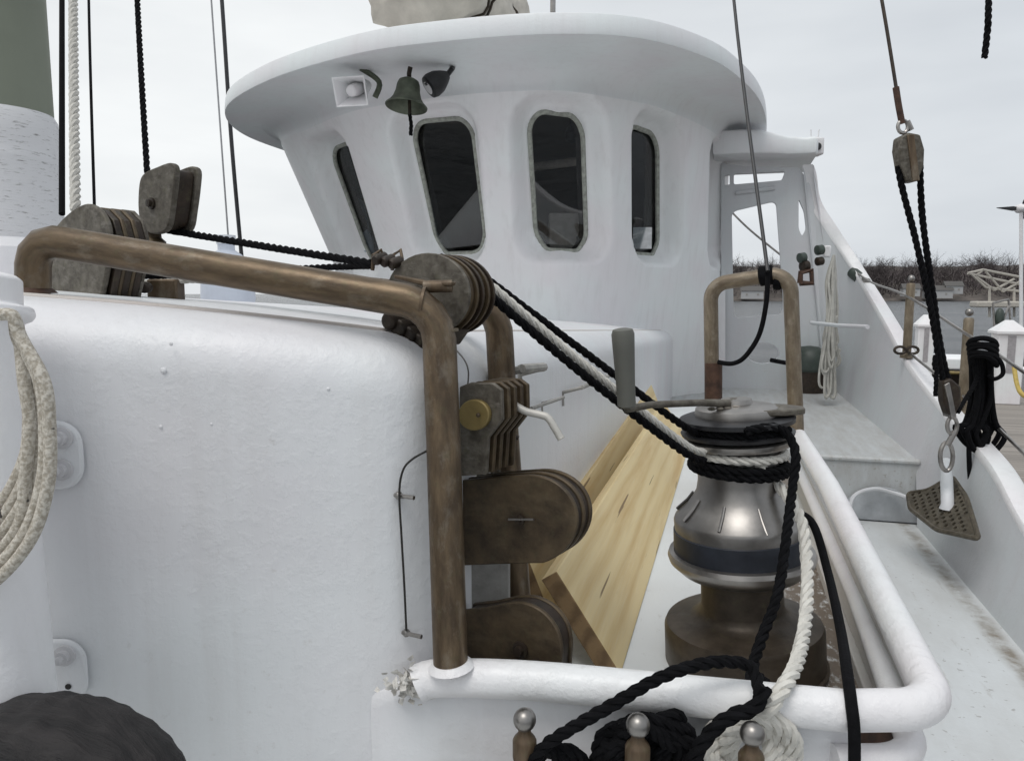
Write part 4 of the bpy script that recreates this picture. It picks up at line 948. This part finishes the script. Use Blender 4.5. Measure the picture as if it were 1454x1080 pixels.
# recessed deck pad by the step
pad = MB(); cpt = onZ(1250,718,ZD); pad.lathe([(.20,0),(.20,.006),(.185,.007),(.180,.003),(.001,.003)], V((cpt.x,cpt.y,ZD)), (0,0,1), 40)
tag(obj('deck_pad', pad, m_simple('grey_nonslip',(.40,.41,.41),.8,0,.3,25,.4)), 'round flat pad on the side deck in front of the step', 'deck pad')
arch = MB(); arch.tube(crom([D(1205,735,4.0),D(1212,705,4.05),D(1240,694,4.1),D(1270,700,4.1),D(1288,706,4.05)],6), .012, 8); obj('weld_line', arch, PAINTG, bw)
nk = MB(); nkc = onY(1248,738,4.575); nk.prism([nkc+V((.21*cos(a*pi/20),-.018,.20*sin(a*pi/20))) for a in range(21)], (0,.012,0)); obj('recess_shade_disc', nk, m_simple('recess_shade_grey',(.42,.44,.46),.6,0,.2,8), bw, bevel=.004)  # flat half-disc on the riser; recess shade put into its darker grey
# bronze foot grating
g1_, g2_, g3_ = onX(1352,676,1.10), onX(1390,765,1.07), onZ(1289,706,-1.01)
GN = (g2_-g1_).cross(g3_-g1_).normalized(); GN = GN if GN.z > 0 else -GN
GP = [onP(x,y,g1_,GN) for x,y in ((1289,700),(1318,696),(1352,676),(1372,705),(1390,765),(1330,752),(1292,722))]
ctr = V((0,0,0))
for p in GP: ctr += p
ctr /= len(GP); gx = (GP[4]-GP[2]).normalized(); gy = GN.cross(gx)
poly = [((p-ctr).dot(gx),(p-ctr).dot(gy)) for p in GP]
def inpoly(x,y,P):
    c_ = False
    for i in range(len(P)):
        x1,y1 = P[i]; x2,y2 = P[i-1]
        if (y1>y)!=(y2>y) and x < (x2-x1)*(y-y1)/(y2-y1)+x1: c_ = not c_
    return c_
holes = []; q_ = [(x*.86,y*.86) for x,y in poly]
for i in range(-14,15):
    for j in range(-14,15):
        x = i*.032+(j%2)*.016; y = j*.032
        if inpoly(x,y,q_): holes.append([(x+.010*cos(k*pi/3),y+.010*sin(k*pi/3)) for k in range(6)])
gm = plate_holes(rnd(poly,.03), holes, .012, ctr, gx, gy)
t = thing('foot_grating', 'triangular perforated bronze grating in the corner by the bulwark', 'grating', V((ctr.x,ctr.y,-1.3)))
GRB = m_bronze('grating_bronze',(.13,.11,.08),(.22,.20,.16),(.06,.05,.035),(20,20,20))
obj('plate', gm, GRB, t, smooth=False)
rg = MB(); gp_ = [ctr+gx*x+gy*y for x,y in rnd(poly,.03)]; rg.tube(gp_, .011, 8, closed=True); obj('rim', rg, GRB, t)
q = onP(1345,722,g1_,GN); po = MB().tube([q, q+V((0,0,.02)), D(1343,655,3.5)], [.034,.027,.027], 16); tag(obj('chainplate_post', po, PAINTG), 'short white post rising through the bronze grating', 'post')

# ================================================================== TACKLE ON THE RIGHT
FT_ = 3.3
t = thing('tackle_block', 'long grey brown tackle block hanging against the sky under its wire', 'pulley block', D(1290,260,FT_))
def fp(px,py,f,o=0): return D(px,py,f)+Fd*o
bd = [(1274,196),(1286,190),(1302,193),(1308,214),(1307,238),(1298,259),(1284,259),(1276,238),(1272,214)]
m = MB(); m.prism([fp(x,y,FT_,-.03) for x,y in bd], Fd*.07); obj('shell', m, GREYB, t, bevel=.008)
m = MB(); m.prism([fp(x,y,FT_,-.037) for x,y in ((1282,194),(1292,193),(1300,258),(1290,259))], Fd*.084); obj('strap', m, PIPE, t, bevel=.003)
m = MB(); m.tube([fp(1282+7*cos(a),180+9*sin(a),FT_) for a in [k*2*pi/16 for k in range(16)]], .008, 8, closed=True); m.tube([D(1288,172,FT_),D(1294,185,FT_)], .012, 8); obj('shackle', m, STEELD, t)
ropeobj('wire_pendant', [D(1215,-200,3.6),D(1252,0,3.4),D(1273,128,3.3)], .0075, DARKB, 'thin wire pendant holding up the tackle block', kind3=False)
ropeobj('seizing', [D(1272,124,3.3),D(1276,150,3.3),D(1281,176,3.3)], .0135, RUST, 'brown served end of the wire pendant above the block', kind3=False)
ropeobj('black_rope', [D(1275,236,FT_),D(1283,275,FT_),D(1300,340,FT_),D(1322,440,FT_),D(1335,520,FT_),D(1342,548,FT_)], .0145, BLACKR, 'left fall of the black tackle line converging downwards')
ropeobj('black_rope', [D(1306,216,FT_+.02),D(1307,262,FT_+.02),D(1311,320,FT_+.03),D(1325,420,FT_+.02),D(1338,505,FT_+.02),D(1360,585,FT_+.02)], .0145, BLACKR, 'right fall of the black tackle line converging downwards')
t = thing('tackle_block', 'lower tackle block with steel strap shackled to the bulwark', 'pulley block', D(1345,600,FT_))
m = MB(); m.prism([fp(x,y,FT_,-.03) for x,y in ((1334,540),(1346,536),(1360,548),(1360,572),(1350,590),(1342,588),(1336,570))], Fd*.06); obj('shell', m, DARKB, t, bevel=.01)
obj('strap', MB().prism([fp(x,y,FT_,-.036) for x,y in ((1335,545),(1342,541),(1352,590),(1345,592))], Fd*.072), STEELD, t, bevel=.003)
m = MB(); m.tube([fp(1352+7*cos(a),604+12*sin(a),FT_) for a in [k*2*pi/16 for k in range(16)]], .009, 8, closed=True); m.tube([fp(1344+9*cos(a),648+20*sin(a),FT_+.02) for a in [k*2*pi/18 for k in range(18)]], .010, 8, closed=True); obj('shackle', m, STEELD, t)
obj('turnbuckle', MB().tube([D(1356,612,FT_),D(1345,632,FT_)], .013, 10), STEEL, t)
kn = [D(1328+random.uniform(-2,3),515+random.uniform(-12,12),FT_-.02) for _ in range(7)]
ropeobj('knotted_line', kn, .011, BLACKR, 'knot of black line at the foot of the tackle'); ropeobj('black_rope', [D(1330,520,FT_-.03),D(1329,545,FT_-.03),D(1328,562,FT_-.03)], .010, BLACKR, 'short black tail under the knot of the tackle')
ropeobj('black_rope', [D(1360,585,FT_),D(1372,565,3.4),D(1384,545,3.45),D(1392,520,3.5)], .0105, BLACKR, 'black line running from the lower block up to the black hank')
# black hank on the lifeline
t = thing('rope_hank', 'black rope hank hanging from the lifeline against the dock', 'rope coil', D(1392,700,3.5))
for i in range(8):
    x = 1381+i*3.4; w = 7+abs(i-3.5)*4.2; yb = 628+random.uniform(-24,20); f0 = 3.5+random.uniform(-.04,.04)
    p = [D(x-2,500,f0), D(x+random.uniform(-3,3),560,f0), D(x-w*.5,600,f0), D(x-w-(4-i)*.8,yb-15,f0), D(x-2,yb+12,f0+.02), D(x+w,yb-12,f0+.03), D(x+w*.4,600,f0+.03), D(x+3,560,f0+.02), D(x+2,500,f0+.02)]
    obj('turn', MB().tube(crom(p,6), .0125, 8), BLACKR, t)
for i in range(5): obj('wrap_turn', MB().tube(crom([D(1375+i,489+i*7,3.47),D(1380,483+i*6,3.43),D(1396,480+i*6+(i%2)*3,3.40),D(1411,484+i*7,3.43),D(1415,491+i*7,3.47)],5), .0125, 8), BLACKR, t)
obj('turn', MB().tube(crom([D(1404,500,3.45),D(1420,512,3.45),D(1424,530,3.45),D(1412,538,3.45),D(1404,532,3.45)],6), .010, 8), BLACKR, t)
obj('tail', MB().tube(crom([D(1376,600,3.5),D(1376,650,3.5),D(1379,690,3.5),D(1386,708,3.5),D(1395,717,3.5)],6), .0115, 8), BLACKR, t)
# stanchions and lifelines
def stan(px,y0,y1,f,r,label):
    a = D(px,y1,f); b = V((a.x,a.y,D(px,y0,f).z)); h_ = b.z-a.z
    t = thing('stanchion', label, 'stanchion', a, 'stanchions on the bulwark cap'); obj('post', MB().lathe([(r*1.5,0),(r*1.5,.02),(r,.03),(r,h_-.06),(r*.75,h_-.05)], a, (0,0,1), 20), PIPE2, t); obj('ball_cap', MB().ball(b-V((0,0,.02)), r*.85, 14), STEEL, t)
stan(1287,391,508,4.95,.027,'pale stanchion with ring cleats at its foot, farther one on the cap'); stan(1366,438,590,4.1,.026,'pale stanchion behind the tackle line, nearer one on the cap')
m = MB()
for dx in (-9,9): m.tube([D(1287+dx+8*cos(a),497+5*sin(a),4.9) for a in [k*2*pi/16 for k in range(16)]], .009, 8, closed=True)
tag(obj('ring_cleat', m, DARKB), 'bronze double ring fairlead at the foot of the farther stanchion', 'fairlead')
ropeobj('lifeline_wire', [D(1218,388,6.8),D(1240,402,6.2),D(1287,420,4.95),D(1366,470,4.1),D(1420,505,3.6),D(1500,560,3.0)], .0085, STEELD, 'grey lifeline wire strung through the two stanchions', kind3=False)
ropeobj('lifeline_wire', [D(1290,500,4.95),D(1325,528,4.4),D(1366,560,4.1),D(1420,610,3.5),D(1500,690,3.0)], .0085, STEELD, 'lower lifeline wire from the ring fairlead down past the hank', kind3=False)
t = thing('shroud_clamp', 'dark green fitting gripping the bulwark edge where the lifeline starts', 'fitting', D(1217,392,6.9)); obj('body', MB().tube([D(1211,386,6.9),D(1222,396,6.8)], .055, 14), GREEN, t); obj('eye', MB().tube([D(1222,396,6.8),D(1232,400,6.6)], .03, 10), STEELD, t)
# small blocks, hank and bollard on the wing
t = thing('small_blocks', 'cluster of small dark blocks hooked on the wing bulkhead right of its window', 'pulley block', D(1150,410,6.6))
for px,py,w,h_,mm in ((1138,366,9,7,GREEN),(1142,378,9,8,DARKB),(1163,355,7,7,GREEN),(1163,371,7,6,DARKB)):
    m = MB().lathe([(S(h_,6.6)*.6,-.03),(S(h_,6.6),-.02),(S(h_,6.6),.03),(S(h_,6.6)*.6,.04)], D(px,py,6.6), V((.8,.5,.15)), 18); obj('block', m, mm, t)
obj('frame', MB().tube([D(1136,402,6.55),D(1137,387,6.55),D(1152,384,6.55),D(1153,402,6.55),D(1136,402,6.55)], .025, 8), RUST, t)
obj('plate', MB().box(D(1174,357,6.7),(.03,.04,.05)), PAINTW, t, bevel=.01)
t = thing('rope_hank', 'long grey white hank of thin line hanging down the bulwark by the little blocks', 'rope coil', D(1178,565,6.0))
GL = m_simple('grey_line',(.46,.45,.41),.9)
for i in range(22):
    f0 = 6.2+random.uniform(-.08,.08); x = 1181+random.uniform(-5,5); sp = random.uniform(3,16); sg = random.choice((-1,1)); yb = random.uniform(500,565) if i > 6 else random.uniform(440,500)
    p = [D(1184,362,f0), D(x+random.uniform(-4,4),400,f0), D(x+sg*random.uniform(0,5),440,f0), D(1178+sg*sp*.6,490 if yb>495 else 460,f0), D(1177+sg*sp,yb-8,f0), D(1177+sg*sp*.4,yb,f0), D(1178-sg*sp*.3,yb-20,f0), D(1180,450,f0), D(1184,390,f0)]
    obj('turn', MB().tube(crom(p,5), .011, 5), GL, t)
t = thing('bollard', 'dark green topped bollard lantern standing on the raised deck behind the hoop', 'bollard', D(1148,560,6.4))
c = onZ(1147,556,ZR); h_ = .42; m = MB().lathe([(.16,0),(.16,.10),(.15,.20)], c, (0,0,1), 28); obj('base', m, DARKB, t); m = MB().lathe([(.155,.20),(.17,.22),(.17,.30),(.14,.38),(.08,.43),(.001,.44)], c, (0,0,1), 28); obj('top', m, GREEN, t)
# grime along the raised-deck edge is in the deck paint
# jug / thing on the cabin top
t = thing('plastic_jug', 'pale blue white plastic jug standing behind the pipe on the cabin top', 'jug', D(325,432,2.6))
c = D(325,436,2.6); m = MB().lathe([(.085,0),(.09,.03),(.085,.14),(.05,.18),(.028,.195),(.028,.22)], c, (0,0,1), 28); obj('body', m, m_simple('pale_plastic',(.62,.66,.74),.4,0,.05), t); obj('cap', MB().lathe([(.032,.215),(.032,.245),(.0,.246)], c, (0,0,1), 20), m_simple('white_plastic',(.7,.72,.76),.4), t)

# ================================================================== DOCK AND NEIGHBOURS
ZK = -2.3
e1 = V((0,1,0)); dx0 = 2.25
dock = thing('dock', 'grey planked wooden dock beside the boat at the right edge', 'dock', V((6,12,-2.9)))
obj('decking', MB().box((6.6,10.5,ZK-.04),(4.3,9.0,.04)), m_planks('dock_planks',(.30,.27,.24),.14,1), dock, smooth=False)
obj('fascia', MB().box((2.27,10.5,ZK-.2),(.03,9.0,.14)), GREYW, dock, smooth=False)
for k in range(4):
    obj('pile', MB().tube([(2.5,3+k*5,WZ-.5),(2.5,3+k*5,ZK-.08)], .13, 14), GREYW, dock)
def pedestal(px,yb_,w,label,h_px):
    c = onZ(px,yb_,ZK); f = c.length; sc = f/F; hh = h_px*sc; W_ = w*sc/2
    t = thing('dock_pedestal', label, 'pedestal', c, 'white power pedestals on the dock')
    obj('body', MB().box(c+V((0,0,hh*.42)), (W_,W_,hh*.42)), PAINTW, t, bevel=.02); obj('panel', MB().box(c+V((-W_*.0,-W_-.005,hh*.6)), (W_*.3,.01,hh*.22)), m_simple('grey_panel',(.35,.33,.34),.5), t)
    m = MB(); a = W_*1.22; z0 = hh*.84+.003
    m.add([c+V((-a,-a,z0)),c+V((a,-a,z0)),c+V((a,a,z0)),c+V((-a,a,z0)),c+V((-a,-a,z0+.05)),c+V((a,-a,z0+.05)),c+V((a,a,z0+.05)),c+V((-a,a,z0+.05)),c+V((-a*.2,-a*.2,hh)),c+V((a*.2,-a*.2,hh)),c+V((a*.2,a*.2,hh)),c+V((-a*.2,a*.2,hh))],
        [(3,2,1,0),(0,1,5,4),(1,2,6,5),(2,3,7,6),(3,0,4,7),(4,5,9,8),(5,6,10,9),(6,7,11,10),(7,4,8,11),(8,9,10,11)]); obj('cap', m, PAINTW, t)
pedestal(1308,552,18,'narrow white dock pedestal with a pointed cap between stanchion and tackle',92)
pedestal(1424,572,27,'broad white dock pedestal with a pointed cap behind the black hank',98)
m = MB().tube(crom([D(1440,520,12),D(1444,545,11.8),D(1452,560,11.6),D(1475,570,11.4)],6), .035, 8); tag(obj('yellow_hose', m, m_simple('yellow_cable',(.45,.33,.08),.6)), 'yellow shore power cable hanging from the broad pedestal', 'cable')
# neighbouring boat: pale cabin, dark hull
t = thing('moored_boat', 'low dark hulled boat with a pale cabin top moored beyond the dock', 'boat', D(1385,560,22)+V((0,0,-.3)))
c = D(1375,520,22); hz = WZ
def hullring(z, w, L): return [c*1.0*0 + V((c.x + L*cos(a), c.y + w*sin(a)*(1 if True else 1), z)) for a in [k*2*pi/28 for k in range(29)]]
m = MB().sheet([hullring(hz-.1,.9,2.2), hullring(hz+.3,1.1,2.5), hullring(hz+.62,1.25,2.7), hullring(hz+.66,1.2,2.65), hullring(hz+.66,0.01,.02)]); obj('hull', m, DARKB, t)
obj('cabin', MB().box(V((c.x,c.y,hz+.85)),(1.5,.7,.18)), PAINT2, t, bevel=.06); obj('gunwale', MB().tube(hullring(hz+.64,1.25,2.7)[:-1], .05, 8, closed=True), BRASS, t)
t = thing('moored_boat', 'white and grey motorboat with a raised bow at the right edge', 'boat', D(1470,560,19)+V((0,0,-.3)))
c = D(1478,520,19); m = MB().sheet([[V((c.x+L*cos(a),c.y+w*sin(a),z)) for a in [k*2*pi/28 for k in range(29)]] for z,w,L in ((hz-.1,.8,.9),(hz+.6,1.2,1.2),(hz+1.0,1.4,1.5),(hz+1.05,1.3,1.4),(hz+1.05,.01,.01))]); obj('hull', m, PAINTW, t)
obj('windscreen', MB().prism([c+V((-.7,-.5,.0)),c+V((.6,-.5,.0)),c+V((.5,-.3,.45)),c+V((-.35,-.3,.45))],(0,.08,0)), BLACKP, t)
# wind turbine on its pole and the lift frame beyond
t = thing('wind_turbine', 'small wind generator on a thin white pole at the right edge', 'wind turbine', D(1450,470,24))
a = D(1450,480,24); b = D(1450,296,24); obj('pole', MB().tube([a,b], .055, 12), PAINTW, t); obj('hub', MB().lathe([(.05,-.3),(.13,-.15),(.15,.0),(.10,.15),(.02,.22)], b, Fd*-1, 20), PAINTW, t)
for ang in (178,58,298):
    d = R_*cos(radians(ang))+V((0,0,1))*sin(radians(ang)); s_ = R_*-sin(radians(ang))+V((0,0,1))*cos(radians(ang)); m = MB()
    pl = [b+d*.08+s_*.04, b+d*.25+s_*.085, b+d*.75+s_*.02, b+d*.78, b+d*.25-s_*.06, b+d*.08-s_*.04]; m.prism(pl, Fd*.02); obj('blade', m, BLACKP, t, smooth=False)
t = thing('boat_lift', 'pale metal boom and lift framework low against the far trees', 'lift frame', D(1415,440,30))
PM = m_simple('pale_metal',(.46,.43,.38),.6)
for x0,y0,x1,y1 in ((1374,388,1450,404),(1396,383,1452,394),(1374,388,1396,383),(1385,392,1412,412),(1412,412,1440,396),(1400,386,1424,414),(1424,414,1448,400),(1380,390,1400,408),(1400,408,1452,414),(1396,383,1385,392)):
    obj('strut', MB().tube([D(x0,y0,30),D(x1,y1,30)], .05, 6), PM, t)
obj('float_hull', MB().box(D(1430,432,30),(1.2,.5,.12)), PM, t, bevel=.05)
for x in (1405,1440): obj('support', MB().tube([D(x,408,30),D(x,450,30)], .05, 6), PM, t)
t = thing('radar_frame', 'thin steel frame with a dark oval fender near the wind generator pole', 'frame', D(1425,480,21))
for x0,y0,x1,y1 in ((1410,430,1412,468),(1432,425,1436,470),(1410,430,1432,425),(1422,462,1434,430),(1412,468,1440,470)): obj('bar', MB().tube([D(x0,y0,21),D(x1,y1,21)], .03, 6), STEELD, t)
obj('fender', MB().ball(D(1419,450,21), .16, 16, (.8,.8,1.6)), GREEN, t)
# stray stay seen through the wing window
ropeobj('wire_stay', [D(1015,275,9.5),D(1060,322,9.0),D(1125,375,8.6)], .012, STEELD, 'faint grey stay slanting across the wing window', kind3=False)

# ================================================================== FINISH: lift everything to water level = 0
for o in ROOTS:
    o.location.z += EZ if o.parent is None else 0
# ---------------------------------------------------------------- camera
cam = bpy.data.cameras.new('camera'); co = bpy.data.objects.new('camera', cam); COL.objects.link(co)
co.location = (0,0,EZ); co.rotation_euler = (pi/2-PT, 0, YW); cam.sensor_fit = 'HORIZONTAL'; cam.sensor_width = 36; cam.lens = 36*F/1454; cam.clip_end = 3000; cam.clip_start = .05
C.camera = co
# ---------------------------------------------------------------- overcast daylight
w = bpy.data.worlds.new('World'); C.world = w; w.use_nodes = True; nt = w.node_tree; bg = nt.nodes['Background']
SE, SA = radians(65), radians(-165)
sky = nt.nodes.new('ShaderNodeTexSky'); sky.sky_type = 'NISHITA'; sky.sun_disc = False; sky.sun_elevation = SE; sky.sun_rotation = SA; sky.dust_density = 4; sky.air_density = 1.2
hs = nt.nodes.new('ShaderNodeHueSaturation'); hs.inputs['Saturation'].default_value = .12; nt.links.new(sky.outputs[0], hs.inputs['Color'])
tc = nt.nodes.new('ShaderNodeTexCoord'); mp = nt.nodes.new('ShaderNodeMapping'); mp.inputs['Scale'].default_value = (1,1,4); nt.links.new(tc.outputs['Generated'], mp.inputs[0])
no = nt.nodes.new('ShaderNodeTexNoise'); no.inputs['Scale'].default_value = 1.6; no.inputs['Detail'].default_value = 5; nt.links.new(mp.outputs[0], no.inputs['Vector'])
cr = nt.nodes.new('ShaderNodeValToRGB'); cr.color_ramp.elements[0].position = .36; cr.color_ramp.elements[1].position = .66; cr.color_ramp.elements[0].color = (6.5,6.75,6.95,1); cr.color_ramp.elements[1].color = (8.1,8.3,8.35,1)
nt.links.new(no.outputs[0], cr.inputs[0])
sg = nt.nodes.new('ShaderNodeSeparateXYZ'); nt.links.new(tc.outputs['Generated'], sg.inputs[0])
gr = nt.nodes.new('ShaderNodeValToRGB'); gr.color_ramp.elements[0].position = .0; gr.color_ramp.elements[1].position = .75; gr.color_ramp.elements[0].color = (1,1,1,1); gr.color_ramp.elements[1].color = (.71,.735,.775,1)
mh = nt.nodes.new('ShaderNodeMath'); mh.operation = 'MULTIPLY_ADD'; mh.inputs[1].default_value = .8; mh.inputs[2].default_value = .45; nt.links.new(sg.outputs[0], mh.inputs[0]); nt.links.new(mh.outputs[0], gr.inputs[0])
mm = nt.nodes.new('ShaderNodeMix'); mm.data_type = 'RGBA'; mm.blend_type = 'MULTIPLY'; mm.inputs[0].default_value = 1; nt.links.new(cr.outputs[0], mm.inputs[6]); nt.links.new(gr.outputs[0], mm.inputs[7])
mx = nt.nodes.new('ShaderNodeMix'); mx.data_type = 'RGBA'; mx.inputs[0].default_value = .90; nt.links.new(hs.outputs[0], mx.inputs[6]); nt.links.new(mm.outputs[2], mx.inputs[7]); nt.links.new(mx.outputs[2], bg.inputs[0]); bg.inputs[1].default_value = .126
su = bpy.data.lights.new('sun','SUN'); su.energy = 1.2; su.angle = radians(28); su.color = (1,.975,.94); so = bpy.data.objects.new('sun', su); COL.objects.link(so)
so.rotation_euler = (radians(25), 0, radians(-15)); so.location = (0,0,20)
C.view_settings.view_transform = 'Standard'; C.view_settings.look = 'None'; C.view_settings.exposure = 0; C.view_settings.gamma = 1
